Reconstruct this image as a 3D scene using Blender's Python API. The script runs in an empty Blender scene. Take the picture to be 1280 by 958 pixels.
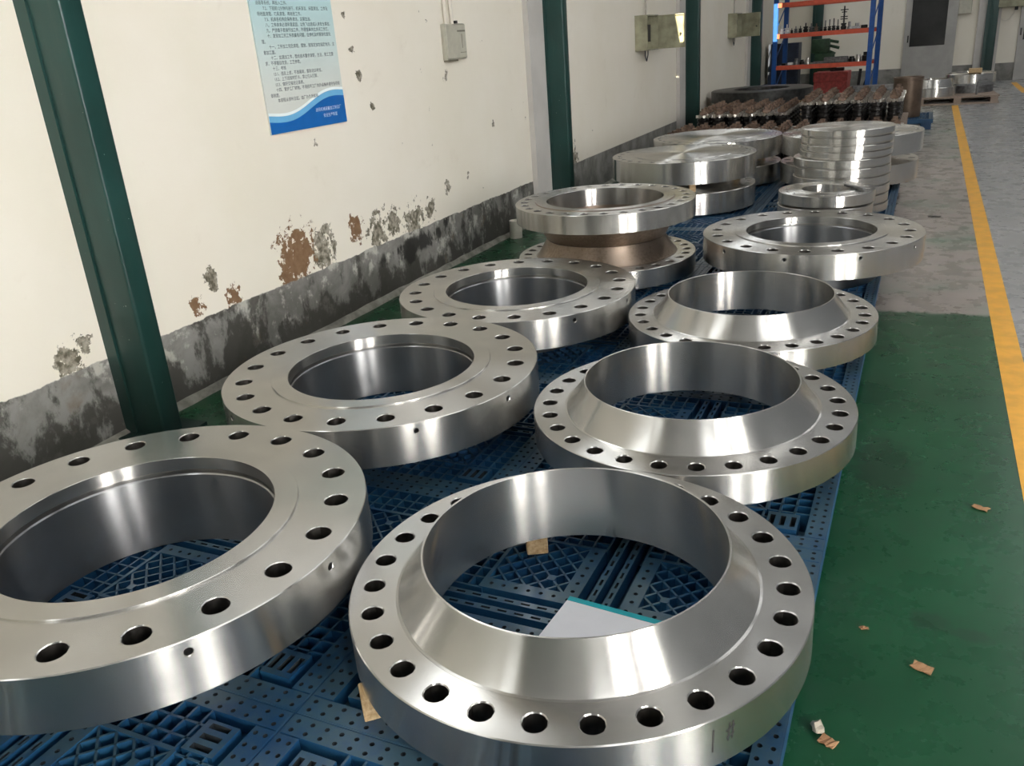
import bpy, bmesh, math, random
from math import pi, sin, cos, radians as R
from mathutils import Vector, Matrix

random.seed(7)
S = bpy.context.scene
COL = S.collection

# ------------------------------------------------------------------ camera
cam_d = bpy.data.cameras.new('camera')
cam_d.sensor_width = 36.0
cam_d.lens = 29.807
cam_d.clip_start = 0.05
cam = bpy.data.objects.new('camera', cam_d)
COL.objects.link(cam)
cam.matrix_world = Matrix(((0.906601, -0.091406, 0.411971, 0.0),
                           (0.415496, 0.363957, -0.833606, 0.0),
                           (-0.073743, 0.926920, 0.367943, 1.6),
                           (0, 0, 0, 1)))
S.camera = cam

# ------------------------------------------------------------------ world, exposure
W = bpy.data.worlds.new('world')
S.world = W
W.use_nodes = True
W.node_tree.nodes['Background'].inputs[0].default_value = (0.75, 0.85, 1.0, 1)
W.node_tree.nodes['Background'].inputs[1].default_value = 1.0
S.view_settings.view_transform = 'Standard'
S.view_settings.look = 'None'
S.view_settings.gamma = 1.0
S.view_settings.use_curve_mapping = False
S.view_settings.exposure = 0.06
S.cycles.sample_clamp_indirect = 2.5
S.cycles.blur_glossy = 0.8
WIN_SIDE = 50.0     # big daylight windows of the right wall
FILL_ROOF = 4.0      # glowing roof panels added as ambient fill for the far end
WIN_HIGH = 3.0      # high window band above the left wall

sun_d = bpy.data.lights.new('sun', 'SUN')
sun_d.energy = 26.0
sun_d.color = (1.0, 0.86, 0.58)
sun_d.angle = R(0.08)
sun = bpy.data.objects.new('sun', sun_d)
COL.objects.link(sun)
sun.rotation_euler = Vector((-0.25, 0.85, -0.45)).to_track_quat('-Z', 'Y').to_euler()

# ------------------------------------------------------------------ node helpers
def nmat(name):
    m = bpy.data.materials.new(name)
    m.use_nodes = True
    nt = m.node_tree
    b = nt.nodes['Principled BSDF']
    return m, nt, b

def nd(nt, typ, ins=None, **attrs):
    n = nt.nodes.new(typ)
    for k, v in attrs.items():
        setattr(n, k, v)
    for k, v in (ins or {}).items():
        s = n.inputs[k]
        if hasattr(v, 'is_linked') or isinstance(v, bpy.types.NodeSocket):
            nt.links.new(v, s)
        else:
            s.default_value = v
    return n

def mth(nt, op, a, b=0.0, c=0.0, clamp=False):
    n = nd(nt, 'ShaderNodeMath', {0: a, 1: b, 2: c}, operation=op)
    n.use_clamp = clamp
    return n.outputs[0]

def sstep(nt, x, lo, hi):
    n = nd(nt, 'ShaderNodeMapRange', {0: x, 1: lo, 2: hi}, interpolation_type='SMOOTHSTEP')
    return n.outputs[0]

def mixc(nt, f, a, b):
    n = nd(nt, 'ShaderNodeMix', data_type='RGBA')
    for idx, v in ((0, f), (6, a), (7, b)):
        s = n.inputs[idx]
        if isinstance(v, bpy.types.NodeSocket):
            nt.links.new(v, s)
        else:
            s.default_value = v if not isinstance(v, tuple) or len(v) == 4 else (*v, 1)
    return n.outputs[2]

def noise(nt, vec, scale, detail=4.0, rough=0.55, dist=0.0):
    return nd(nt, 'ShaderNodeTexNoise', {'Vector': vec, 'Scale': scale, 'Detail': detail, 'Roughness': rough, 'Distortion': dist}).outputs[0]

def position(nt):
    return nd(nt, 'ShaderNodeNewGeometry').outputs['Position']

def objco(nt):
    return nd(nt, 'ShaderNodeTexCoord').outputs['Object']

def bump(nt, b, h, strength=0.2, dist=0.01):
    n = nd(nt, 'ShaderNodeBump', {'Height': h, 'Strength': strength, 'Distance': dist})
    nt.links.new(n.outputs[0], b.inputs['Normal'])

MATS = {}
def simple(name, col, rough=0.5, metal=0.0, var=0.15, scale=14.0, bmp=0.0, spec=0.5):
    if name in MATS:
        return MATS[name]
    m, nt, b = nmat(name)
    v = noise(nt, objco(nt), scale, 5)
    f = sstep(nt, v, 0.3, 0.7)
    lo = tuple(c * (1 - var) for c in col)
    hi = tuple(min(1, c * (1 + var)) for c in col)
    nt.links.new(mixc(nt, f, (*lo, 1), (*hi, 1)), b.inputs['Base Color'])
    b.inputs['Roughness'].default_value = rough
    b.inputs['Metallic'].default_value = metal
    b.inputs['Specular IOR Level'].default_value = spec
    if bmp:
        bump(nt, b, v, bmp)
    MATS[name] = m
    return m

# turned steel: circumferential tool marks, so the gloss is anisotropic about the part's axis
def turned(name, col, rough, aniso, rust=0.0, ringscale=260.0):
    m, nt, b = nmat(name)
    co = objco(nt)
    sep = nd(nt, 'ShaderNodeSeparateXYZ', {0: co})
    r = mth(nt, 'SQRT', mth(nt, 'ADD', mth(nt, 'MULTIPLY', sep.outputs[0], sep.outputs[0]), mth(nt, 'MULTIPLY', sep.outputs[1], sep.outputs[1])))
    rz = mth(nt, 'ADD', mth(nt, 'MULTIPLY', r, ringscale), mth(nt, 'MULTIPLY', sep.outputs[2], ringscale))
    rings = nd(nt, 'ShaderNodeTexNoise', {'W': rz, 'Scale': 0.5, 'Detail': 3.0}, noise_dimensions='1D').outputs[0]
    blot = noise(nt, co, 7.0, 6, 0.6)
    fine = noise(nt, co, 60.0, 4, 0.6)
    rr = mth(nt, 'ADD', mth(nt, 'MULTIPLY', rings, 0.02), mth(nt, 'MULTIPLY', blot, 0.03))
    nt.links.new(mth(nt, 'ADD', rr, rough - 0.025), b.inputs['Roughness'])
    c1 = mixc(nt, sstep(nt, blot, 0.3, 0.75), (*[c * 0.93 for c in col], 1), (*[min(1, c * 1.05) for c in col], 1))
    spots = sstep(nt, mth(nt, 'ADD', mth(nt, 'MULTIPLY', fine, 0.5), mth(nt, 'MULTIPLY', blot, 0.5)), 0.66 - rust * 0.2, 0.76 - rust * 0.2)
    c2 = mixc(nt, mth(nt, 'MULTIPLY', spots, 0.55), c1, (0.20, 0.15, 0.10, 1))
    nt.links.new(c2, b.inputs['Base Color'])
    b.inputs['Metallic'].default_value = 1.0
    b.inputs['Anisotropic'].default_value = aniso
    b.inputs['Anisotropic Rotation'].default_value = 0.25
    tg = nd(nt, 'ShaderNodeTangent', direction_type='RADIAL', axis='Z')
    nt.links.new(tg.outputs[0], b.inputs['Tangent'])
    MATS[name] = m
    return m

STEEL = turned('turned_steel', (0.79, 0.77, 0.73), 0.255, 0.97)
STEELB = turned('bored_steel', (0.50, 0.50, 0.50), 0.29, 0.95, ringscale=30.0)
STEELO = turned('stained_steel', (0.30, 0.235, 0.185), 0.40, 0.6, 0.9)
DRILLED = simple('drilled_steel_darkened', (0.20, 0.185, 0.165), 0.38, 1.0, var=0.2, scale=30)  # bolt hole walls: shade inside the holes put into a darker colour
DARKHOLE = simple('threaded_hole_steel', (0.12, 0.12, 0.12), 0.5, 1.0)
BLUE = None

def mat_pallet():
    m, nt, b = nmat('scuffed_blue_plastic')
    p = position(nt)
    a = noise(nt, p, 5.0, 6, 0.65)
    g = noise(nt, p, 38.0, 5, 0.7)
    c = mixc(nt, sstep(nt, a, 0.35, 0.7), (0.005, 0.040, 0.108, 1), (0.012, 0.072, 0.155, 1))
    geo = nd(nt, 'ShaderNodeNewGeometry')
    up = nd(nt, 'ShaderNodeSeparateXYZ', {0: geo.outputs['Normal']}).outputs[2]
    wear = mth(nt, 'MULTIPLY', sstep(nt, mth(nt, 'ADD', mth(nt, 'MULTIPLY', a, 0.6), mth(nt, 'MULTIPLY', g, 0.4)), 0.34, 0.60), sstep(nt, up, 0.5, 0.9))
    c = mixc(nt, mth(nt, 'MULTIPLY', wear, 0.8), c, (0.038, 0.074, 0.090, 1))
    nt.links.new(c, b.inputs['Base Color'])
    nt.links.new(mth(nt, 'ADD', mth(nt, 'MULTIPLY', g, 0.25), 0.32), b.inputs['Roughness'])
    bump(nt, b, g, 0.12, 0.003)
    return m
BLUE = mat_pallet()
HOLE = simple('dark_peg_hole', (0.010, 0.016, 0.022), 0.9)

def mat_wall():
    m, nt, b = nmat('limewashed_wall_with_grey_dado')
    p = position(nt)
    s = nd(nt, 'ShaderNodeSeparateXYZ', {0: p})
    y, z = s.outputs[1], s.outputs[2]
    n1 = noise(nt, p, 0.9, 4)
    n2 = noise(nt, p, 7.0, 9, 0.62)
    n3 = noise(nt, p, 26.0, 6, 0.6)
    n4 = noise(nt, p, 2.6, 8, 0.66, 0.4)
    cream = mixc(nt, sstep(nt, n1, 0.3, 0.7), (0.81, 0.755, 0.64, 1), (0.85, 0.80, 0.70, 1))
    cream = mixc(nt, mth(nt, 'MULTIPLY', sstep(nt, n4, 0.60, 0.75), 0.25), cream, (0.60, 0.53, 0.42, 1))
    # small chips and scuffs, more of them between y 4 and 8 and low down
    env = mth(nt, 'MULTIPLY', sstep(nt, y, 3.6, 4.6), mth(nt, 'SUBTRACT', 1.0, sstep(nt, y, 7.0, 11.0)))
    env = mth(nt, 'ADD', mth(nt, 'MULTIPLY', env, 0.060), 0.0)
    chip = sstep(nt, mth(nt, 'ADD', n2, env), 0.735, 0.75)
    cream = mixc(nt, chip, cream, mixc(nt, n3, (0.20, 0.17, 0.12, 1), (0.42, 0.39, 0.33, 1)))
    # peeled patches (y, z, radius, brown?)
    blobs_b = [(3.99, 0.53, 0.17), (3.86, 0.42, 0.06), (4.63, 0.56, 0.085), (3.15, 0.47, 0.05), (3.42, 0.44, 0.06), (4.02, 0.66, 0.05)]
    blobs_g = [(4.24, 0.50, 0.13), (4.86, 0.48, 0.12), (5.08, 0.51, 0.09), (5.35, 0.45, 0.14), (3.27, 0.60, 0.05), (3.28, 0.55, 0.04),
               (4.3, 0.62, 0.04), (5.6, 0.5, 0.08), (2.36, 0.45, 0.07), (2.44, 0.50, 0.05), (8.7, 0.44, 0.10), (4.88, 1.50, 0.03), (4.80, 1.86, 0.025),
               (4.84, 1.66, 0.03), (5.0, 1.30, 0.025), (5.9, 0.62, 0.05), (6.8, 1.0, 0.025)]
    def blobmask(lst):
        out = None
        for by, bz, br in lst:
            dy = mth(nt, 'SUBTRACT', y, by)
            dz = mth(nt, 'SUBTRACT', z, bz)
            d = mth(nt, 'SQRT', mth(nt, 'ADD', mth(nt, 'MULTIPLY', dy, dy), mth(nt, 'MULTIPLY', dz, dz)))
            q = mth(nt, 'SUBTRACT', 1.0, mth(nt, 'DIVIDE', d, br))
            q = mth(nt, 'MAXIMUM', q, -1.0)
            out = q if out is None else mth(nt, 'MAXIMUM', out, q)
        dist = mth(nt, 'ADD', out, mth(nt, 'MULTIPLY', mth(nt, 'SUBTRACT', noise(nt, p, 15.0, 8, 0.7), 0.5), 4.6))
        return mth(nt, 'MULTIPLY', sstep(nt, dist, 0.10, 0.16), sstep(nt, out, -0.6, -0.3))
    mb = blobmask(blobs_b)
    mg = blobmask(blobs_g)
    cream = mixc(nt, mg, cream, mixc(nt, sstep(nt, n3, 0.35, 0.65), (0.10, 0.09, 0.06, 1), (0.40, 0.36, 0.29, 1)))
    cream = mixc(nt, mb, cream, mixc(nt, n3, (0.13, 0.065, 0.03, 1), (0.30, 0.19, 0.11, 1)))
    # grey dado, mouldy and water stained
    pv = nd(nt, 'ShaderNodeMapping', {0: p, 3: (1.0, 1.0, 0.62)}).outputs[0]
    drip = noise(nt, pv, 5.5, 10, 0.68, 0.2)
    grey = mixc(nt, sstep(nt, n4, 0.35, 0.65), (0.15, 0.145, 0.13, 1), (0.29, 0.28, 0.26, 1))
    nearm = mth(nt, 'SUBTRACT', 1.0, sstep(nt, y, 7.4, 10.0))
    light = mth(nt, 'MULTIPLY', sstep(nt, mth(nt, 'ADD', n2, mth(nt, 'MULTIPLY', z, 0.25)), 0.60, 0.70), nearm)
    grey = mixc(nt, mth(nt, 'MULTIPLY', light, 0.75), grey, (0.56, 0.54, 0.48, 1))
    low = mth(nt, 'SUBTRACT', 1.0, sstep(nt, z, 0.0, 0.36))
    mould = mth(nt, 'ADD', drip, mth(nt, 'MULTIPLY', low, 0.16))
    mould = mth(nt, 'MULTIPLY', sstep(nt, mould, 0.49, 0.60), nearm)
    grey = mixc(nt, mth(nt, 'MULTIPLY', mould, 0.85), grey, (0.045, 0.043, 0.035, 1))
    dyk = mth(nt, 'DIVIDE', mth(nt, 'SUBTRACT', y, 5.45), 0.62)
    dzk = mth(nt, 'DIVIDE', mth(nt, 'SUBTRACT', z, 0.29), 0.13)
    bk = mth(nt, 'SUBTRACT', 1.0, mth(nt, 'SQRT', mth(nt, 'ADD', mth(nt, 'MULTIPLY', dyk, dyk), mth(nt, 'MULTIPLY', dzk, dzk))))
    bk = sstep(nt, mth(nt, 'ADD', bk, mth(nt, 'MULTIPLY', mth(nt, 'SUBTRACT', drip, 0.5), 3.0)), 0.2, 0.5)
    grey = mixc(nt, mth(nt, 'MULTIPLY', bk, 0.9), grey, (0.02, 0.019, 0.017, 1))
    brown = mth(nt, 'MULTIPLY', sstep(nt, noise(nt, p, 4.0, 6, 0.6, 0.3), 0.60, 0.74), nearm)
    grey = mixc(nt, mth(nt, 'MULTIPLY', brown, 0.5), grey, (0.16, 0.10, 0.05, 1))
    edge = mth(nt, 'ADD', 0.392, mth(nt, 'MULTIPLY', mth(nt, 'MULTIPLY', mth(nt, 'SUBTRACT', n2, 0.5), 0.055), nearm))
    isw = sstep(nt, mth(nt, 'SUBTRACT', z, edge), -0.003, 0.003)
    nt.links.new(mixc(nt, isw, grey, cream), b.inputs['Base Color'])
    b.inputs['Roughness'].default_value = 0.75
    b.inputs['Specular IOR Level'].default_value = 0.25
    h = mth(nt, 'SUBTRACT', mth(nt, 'MULTIPLY', n3, 0.3), mth(nt, 'MAXIMUM', mth(nt, 'MAXIMUM', mb, mg), chip))
    bump(nt, b, h, 0.25, 0.004)
    return m

def mat_floor():
    m, nt, b = nmat('worn_painted_concrete_floor')
    p = position(nt)
    s = nd(nt, 'ShaderNodeSeparateXYZ', {0: p})
    x, y = s.outputs[0], s.outputs[1]
    n1 = noise(nt, p, 1.1, 6, 0.6)
    n2 = noise(nt, p, 5.0, 7, 0.65)
    n3 = noise(nt, p, 22.0, 6, 0.65)
    green = mixc(nt, sstep(nt, n1, 0.3, 0.7), (0.006, 0.055, 0.022, 1), (0.012, 0.080, 0.034, 1))
    green = mixc(nt, mth(nt, 'MULTIPLY', sstep(nt, n2, 0.55, 0.75), 0.45), green, (0.025, 0.070, 0.040, 1))
    worn = mixc(nt, sstep(nt, n2, 0.35, 0.65), (0.27, 0.235, 0.205, 1), (0.38, 0.335, 0.305, 1))
    worn = mixc(nt, mth(nt, 'MULTIPLY', sstep(nt, n1, 0.5, 0.72), 0.7), worn, (0.10, 0.19, 0.13, 1))
    grey = mixc(nt, sstep(nt, n1, 0.35, 0.7), (0.27, 0.275, 0.275, 1), (0.35, 0.345, 0.345, 1))
    zone = sstep(nt, mth(nt, 'ADD', y, mth(nt, 'MULTIPLY', mth(nt, 'SUBTRACT', n2, 0.5), 0.25)), 5.18, 5.26)
    # behind the pallets, by the left wall, the green paint goes on
    zone = mth(nt, 'MULTIPLY', zone, sstep(nt, x, -1.6, -1.2))
    c = mixc(nt, zone, green, worn)
    farg = mth(nt, 'MULTIPLY', sstep(nt, y, 10.5, 13.5), 0.45)
    c = mixc(nt, farg, c, (0.16, 0.20, 0.175, 1))
    c = mixc(nt, sstep(nt, x, 0.495, 0.505), c, grey)
    # dark scuffs
    for sx, sy, rx, ry in ((0.145, 2.25, 0.075, 0.05), (0.245, 2.22, 0.06, 0.035), (-0.05, 4.55, 0.12, 0.05), (0.17, 4.35, 0.08, 0.05), (-0.02, 3.2, 0.14, 0.3)):
        dx = mth(nt, 'DIVIDE', mth(nt, 'SUBTRACT', x, sx), rx)
        dy = mth(nt, 'DIVIDE', mth(nt, 'SUBTRACT', y, sy), ry)
        d = mth(nt, 'SQRT', mth(nt, 'ADD', mth(nt, 'MULTIPLY', dx, dx), mth(nt, 'MULTIPLY', dy, dy)))
        k = sstep(nt, mth(nt, 'ADD', mth(nt, 'SUBTRACT', 1.0, d), mth(nt, 'MULTIPLY', mth(nt, 'SUBTRACT', n3, 0.5), 1.6)), 0.0, 0.5)
        c = mixc(nt, mth(nt, 'MULTIPLY', k, 0.55), c, (0.012, 0.035, 0.02, 1))
    spk = sstep(nt, noise(nt, p, 55.0, 3, 0.5), 0.735, 0.76)
    c = mixc(nt, mth(nt, 'MULTIPLY', spk, 0.5), c, (0.02, 0.03, 0.022, 1))
    nt.links.new(c, b.inputs['Base Color'])
    nt.links.new(mth(nt, 'ADD', mth(nt, 'MULTIPLY', n2, 0.22), 0.17), b.inputs['Roughness'])
    b.inputs['Specular IOR Level'].default_value = 0.5
    bump(nt, b, n3, 0.05, 0.004)
    return m

def mat_column():
    m, nt, b = nmat('green_painted_steel')
    p = position(nt)
    a = noise(nt, p, 3.0, 5)
    st = nd(nt, 'ShaderNodeMapping', {0: p, 3: (1.0, 1.0, 0.12)}).outputs[0]
    v = noise(nt, st, 22.0, 7, 0.65)
    g = noise(nt, p, 60.0, 4, 0.6)
    c = mixc(nt, sstep(nt, a, 0.3, 0.7), (0.006, 0.036, 0.031, 1), (0.010, 0.050, 0.044, 1))
    c = mixc(nt, mth(nt, 'MULTIPLY', sstep(nt, v, 0.5, 0.75), 0.35), c, (0.04, 0.065, 0.055, 1))
    z = nd(nt, 'ShaderNodeSeparateXYZ', {0: p}).outputs[2]
    foot_dark = mth(nt, 'SUBTRACT', 1.0, sstep(nt, mth(nt, 'ADD', z, mth(nt, 'MULTIPLY', a, 0.5)), 0.3, 1.25))  # column colour darkens towards the foot
    c = mixc(nt, mth(nt, 'MULTIPLY', foot_dark, 0.65), c, (0.012, 0.022, 0.018, 1))
    c = mixc(nt, sstep(nt, g, 0.735, 0.75), c, (0.45, 0.47, 0.42, 1))
    nt.links.new(c, b.inputs['Base Color'])
    b.inputs['Roughness'].default_value = 0.38
    return m

def mat_wood(name, c1, c2):
    m, nt, b = nmat(name)
    p = objco(nt)
    q = nd(nt, 'ShaderNodeMapping', {0: p, 3: (1.0, 0.12, 1.0)}).outputs[0]
    v = noise(nt, q, 90.0, 6, 0.6, 0.3)
    nt.links.new(mixc(nt, sstep(nt, v, 0.3, 0.7), (*c1, 1), (*c2, 1)), b.inputs['Base Color'])
    b.inputs['Roughness'].default_value = 0.75
    bump(nt, b, v, 0.3, 0.002)
    MATS[name] = m
    return m

WALLM = mat_wall()
FLOORM = mat_floor()
COLM = mat_column()
WOOD = mat_wood('pale_softwood', (0.40, 0.26, 0.12), (0.62, 0.46, 0.27))
OLDWOOD = mat_wood('grey_pallet_wood', (0.24, 0.18, 0.14), (0.36, 0.28, 0.22))
CARD = mat_wood('brown_cardboard', (0.30, 0.15, 0.07), (0.42, 0.24, 0.12))
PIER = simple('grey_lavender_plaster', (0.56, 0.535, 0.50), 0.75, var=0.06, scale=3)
YELLOW = simple('yellow_floor_paint', (0.85, 0.42, 0.035), 0.35, var=0.12, scale=9)
WHITE = simple('white_paper', (0.86, 0.86, 0.90), 0.6, var=0.02)
TEAL = simple('teal_print', (0.0, 0.30, 0.36), 0.5, var=0.05)
GREYBOX = simple('grey_enamel', (0.46, 0.44, 0.36), 0.45, var=0.08)
OLIVE = simple('dusty_olive_enamel', (0.30, 0.29, 0.20), 0.5, var=0.3, scale=6)
CABLE = simple('white_conduit', (0.72, 0.67, 0.58), 0.5, var=0.05)
BLACK = simple('black_rubber', (0.02, 0.02, 0.02), 0.5)
INK = simple('black_ink', (0.03, 0.03, 0.03), 0.7)
RACKB = simple('blue_rack_enamel', (0.018, 0.085, 0.30), 0.4, var=0.12)
RACKO = simple('orange_red_beam_enamel', (0.62, 0.105, 0.055), 0.4, var=0.1)
RED = simple('red_toolbox_paint', (0.50, 0.085, 0.075), 0.5, var=0.25)
OIL = simple('oily_black_iron', (0.030, 0.028, 0.027), 0.32, 0.7, var=0.4, scale=40)
RUST = simple('rusty_brown_iron', (0.155, 0.100, 0.070), 0.6, 0.25, var=0.45, scale=30)
BRIGHT = simple('bright_machined_iron', (0.78, 0.74, 0.69), 0.30, 1.0, var=0.2, scale=40)
GREYIRON = simple('grey_iron', (0.20, 0.20, 0.20), 0.45, 0.8, var=0.3, scale=20)
DRUM = simple('brown_oiled_iron', (0.16, 0.115, 0.085), 0.42, 0.6, var=0.3, scale=5)
CREAM = simple('cream_plaster', (0.80, 0.76, 0.68), 0.75, var=0.03, scale=2)
DARKWALL = simple('dark_green_lower_hall', (0.10, 0.105, 0.10), 0.7, var=0.1, scale=1)
HALLWALL = simple('grey_hall_wall', (0.26, 0.27, 0.29), 0.7, var=0.1, scale=1)
CEIL = simple('grey_roof_sheet', (0.22, 0.22, 0.22), 0.7, var=0.04, scale=2)
DOORM = simple('grey_aluminium_door', (0.36, 0.35, 0.33), 0.45, 0.3, var=0.08, scale=4)
GLASSD = simple('dark_window_glass', (0.035, 0.035, 0.035), 0.08, var=0.2, scale=2)
NAVY = simple('dark_blue_steel', (0.018, 0.028, 0.055), 0.5, var=0.2)
GREENM = simple('green_machine_enamel', (0.03, 0.075, 0.035), 0.5, var=0.3)
TUBE = simple('off_white_card_tube', (0.62, 0.59, 0.50), 0.7, var=0.05)

def emit(name, col, st):
    m, nt, b = nmat(name)
    b.inputs['Base Color'].default_value = (0.8, 0.8, 0.8, 1)
    b.inputs['Emission Color'].default_value = (*col, 1)
    b.inputs['Emission Strength'].default_value = st
    return m
DAY_S = emit('daylit_side_window', (1.0, 0.98, 0.95), WIN_SIDE)
DAY_H = emit('daylit_high_window', (0.93, 0.97, 1.0), WIN_HIGH)

FILL_R = emit('roof_fill_panel', (0.96, 0.98, 1.0), FILL_ROOF)  # glow of the added roof fill panels

# ------------------------------------------------------------------ mesh helpers
def finish(bm, name, mat, parent=None, smooth=35.0, loc=None, rot=None, mats=None):
    bmesh.ops.recalc_face_normals(bm, faces=bm.faces)
    if smooth:
        lim = R(smooth)
        for f in bm.faces:
            f.smooth = True
        for e in bm.edges:
            if len(e.link_faces) == 2:
                e.smooth = e.calc_face_angle(0.0) < lim
            else:
                e.smooth = False
    me = bpy.data.meshes.new(name)
    bm.to_mesh(me)
    bm.free()
    for mm in (mats or [mat]):
        me.materials.append(mm)
    return link(name, me, parent, loc, rot)

def link(name, me, parent=None, loc=None, rot=None):
    o = bpy.data.objects.new(name, me)
    COL.objects.link(o)
    if parent is not None:
        o.parent = parent
    if loc is not None:
        o.location = loc
    if rot is not None:
        o.rotation_euler = rot
    return o

def thing(name, label, cat, loc=(0, 0, 0), rotz=0.0, group=None):
    o = bpy.data.objects.new(name, None)
    o.empty_display_size = 0.1
    COL.objects.link(o)
    o.location = loc
    o.rotation_euler = (0, 0, rotz)
    return tag(o, label, cat, group)

def tag(o, label, cat, group=None):
    o['label'] = label
    o['category'] = cat
    if group:
        o['group'] = group
    return o

def struct(o):
    o['kind'] = 'structure'
    return o

def box(bm, x0, x1, y0, y1, z0, z1, mi=0, M=None):
    vs = [bm.verts.new((x, y, z)) for x in (x0, x1) for y in (y0, y1) for z in (z0, z1)]
    if M is not None:
        for v in vs:
            v.co = M @ v.co
    fs = []
    for idx in ((0, 1, 3, 2), (4, 6, 7, 5), (0, 4, 5, 1), (2, 3, 7, 6), (0, 2, 6, 4), (1, 5, 7, 3)):
        f = bm.faces.new([vs[i] for i in idx])
        f.material_index = mi
        fs.append(f)
    return vs

def boxes(*bs):
    bm = bmesh.new()
    for b in bs:
        box(bm, *b)
    return bm

def bev(bm, w, seg=2):
    bmesh.ops.bevel(bm, geom=list(bm.edges), offset=w, segments=seg, affect='EDGES', profile=0.5)
    return bm

def lathe(bm, prof, n=64, closed=False, cx=0, cy=0, cz=0):
    """prof: list of (r, z); r == 0 ends make poles."""
    rings = []
    for r, z in prof:
        if r < 1e-6:
            rings.append([bm.verts.new((cx, cy, cz + z))])
        else:
            rings.append([bm.verts.new((cx + r * cos(2 * pi * i / n), cy + r * sin(2 * pi * i / n), cz + z)) for i in range(n)])
    pairs = list(zip(rings[:-1], rings[1:]))
    if closed:
        pairs.append((rings[-1], rings[0]))
    for a, b in pairs:
        for i in range(n):
            j = (i + 1) % n
            if len(a) == 1 and len(b) == 1:
                continue
            if len(a) == 1:
                bm.faces.new((a[0], b[i], b[j]))
            elif len(b) == 1:
                bm.faces.new((a[i], b[0], a[j]))
            else:
                bm.faces.new((a[i], b[i], b[j], a[j]))
    return bm

def cyl(bm, r, z0, z1, n=16, cx=0, cy=0):
    return lathe(bm, [(0, z0), (r, z0), (r, z1), (0, z1)], n, cx=cx, cy=cy)

def tube(bm, pts, r, n=8):
    pts = [Vector(p) for p in pts]
    rings = []
    for i, p in enumerate(pts):
        d = (pts[min(i + 1, len(pts) - 1)] - pts[max(i - 1, 0)]).normalized()
        a = d.orthogonal().normalized()
        if rings:
            a = (prev - d * prev.dot(d)).normalized()
        prev = a
        b = d.cross(a)
        rings.append([bm.verts.new(p + (a * cos(2 * pi * k / n) + b * sin(2 * pi * k / n)) * r) for k in range(n)])
    for u, v in zip(rings[:-1], rings[1:]):
        for k in range(n):
            bm.faces.new((u[k], v[k], v[(k + 1) % n], u[(k + 1) % n]))
    bm.faces.new(rings[0][::-1])
    bm.faces.new(rings[-1])
    return bm

# ------------------------------------------------------------------ the setting
XW, YB, XR, YN, ZC = -3.34, 24.2, 9.0, -10.0, 8.0
struct(finish(boxes((XW - 0.3, XR + 0.3, YN - 0.3, YB + 0.3, -0.12, 0.0)), 'floor', FLOORM, smooth=0))
struct(finish(boxes((XW - 0.24, XW, YN, YB, 0.0, ZC)), 'wall_left', WALLM, smooth=0))
struct(finish(boxes((XW - 0.24, XR, YB, YB + 0.24, 0.0, ZC)), 'wall_back', WALLM, smooth=0))
struct(finish(boxes((XR, XR + 0.24, YN, YB, 0.0, ZC)), 'wall_right', HALLWALL, smooth=0))
struct(finish(boxes((XW - 0.24, XR, YN - 0.24, YN, 0.0, ZC)), 'wall_front', DARKWALL, smooth=0))
SUN_D = Vector((-0.25, 0.85, -0.45)).normalized()
def roof_point(x, y, z):
    t = (ZC - z) / -SUN_D.z
    return (x - SUN_D.x * t, y - SUN_D.y * t)
def holed_slab(bm, x0, x1, y0, y1, z0, z1, quad):
    for z in (z0, z1):
        o = [bm.verts.new((u, v, z)) for u, v in ((x0, y0), (x1, y0), (x1, y1), (x0, y1))]
        q = [bm.verts.new((u, v, z)) for u, v in quad]
        for k in range(4):
            bm.faces.new((o[k], o[(k + 1) % 4], q[(k + 1) % 4], q[k]))
bm = bmesh.new()
# made-up roof gaps, shaped to throw sunbeams on the open lid and rack post
q1 = [roof_point(*p) for p in ((-2.895, 11.43, 1.48), (-2.85, 11.43, 1.48), (-2.85, 11.43, 1.83), (-2.96, 11.43, 1.83))]
q2 = [roof_point(*p) for p in ((-2.96, 19.35, 1.30), (-2.84, 19.35, 1.30), (-2.81, 19.35, 2.02), (-2.97, 19.35, 2.02))]
ym = (q1[2][1] + q2[0][1]) / 2
holed_slab(bm, XW - 0.24, XR + 0.24, YN - 0.24, ym, ZC, ZC + 0.004, q1)
holed_slab(bm, XW - 0.24, XR + 0.24, ym, YB + 0.24, ZC, ZC + 0.004, q2)
struct(finish(bm, 'ceiling', CEIL, smooth=0))
# rough mortar fillet at the foot of the left wall
bm = bmesh.new()
yy = 0.0
prev = None
while yy < 23.9:
    w = 0.03 + 0.012 * random.random()
    h = 0.028 + 0.012 * random.random()
    ring = [bm.verts.new(q) for q in ((XW, yy, 0.0), (XW + w, yy, 0.0), (XW + w * 0.55, yy, h * 0.7), (XW, yy, h))]
    if prev:
        for i in range(4):
            bm.faces.new((prev[i], ring[i], ring[(i + 1) % 4], prev[(i + 1) % 4]))
    prev = ring
    yy += 0.14
FILLET = simple('grey_mortar', (0.26, 0.25, 0.21), 0.8, var=0.35, scale=10)
struct(finish(bm, 'baseboard_left', FILLET, smooth=50))
# yellow aisle line and the stub of another in the far corner
struct(finish(boxes((0.437, 0.545, -3.0, 18.2, 0.0, 0.0015)), 'trim_1', YELLOW, smooth=0))
struct(finish(boxes((1.72, 1.84, 20.4, 23.4, 0.0, 0.0015)), 'trim_2', YELLOW, smooth=0))
# shallow wall piers behind the columns further down the hall
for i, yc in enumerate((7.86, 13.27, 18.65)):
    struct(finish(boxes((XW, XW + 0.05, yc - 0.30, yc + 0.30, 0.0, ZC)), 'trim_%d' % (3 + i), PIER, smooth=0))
struct(finish(boxes((0.93, 1.40, YB - 0.10, YB, 0.0, ZC)), 'trim_6', PIER, smooth=0))
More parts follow.
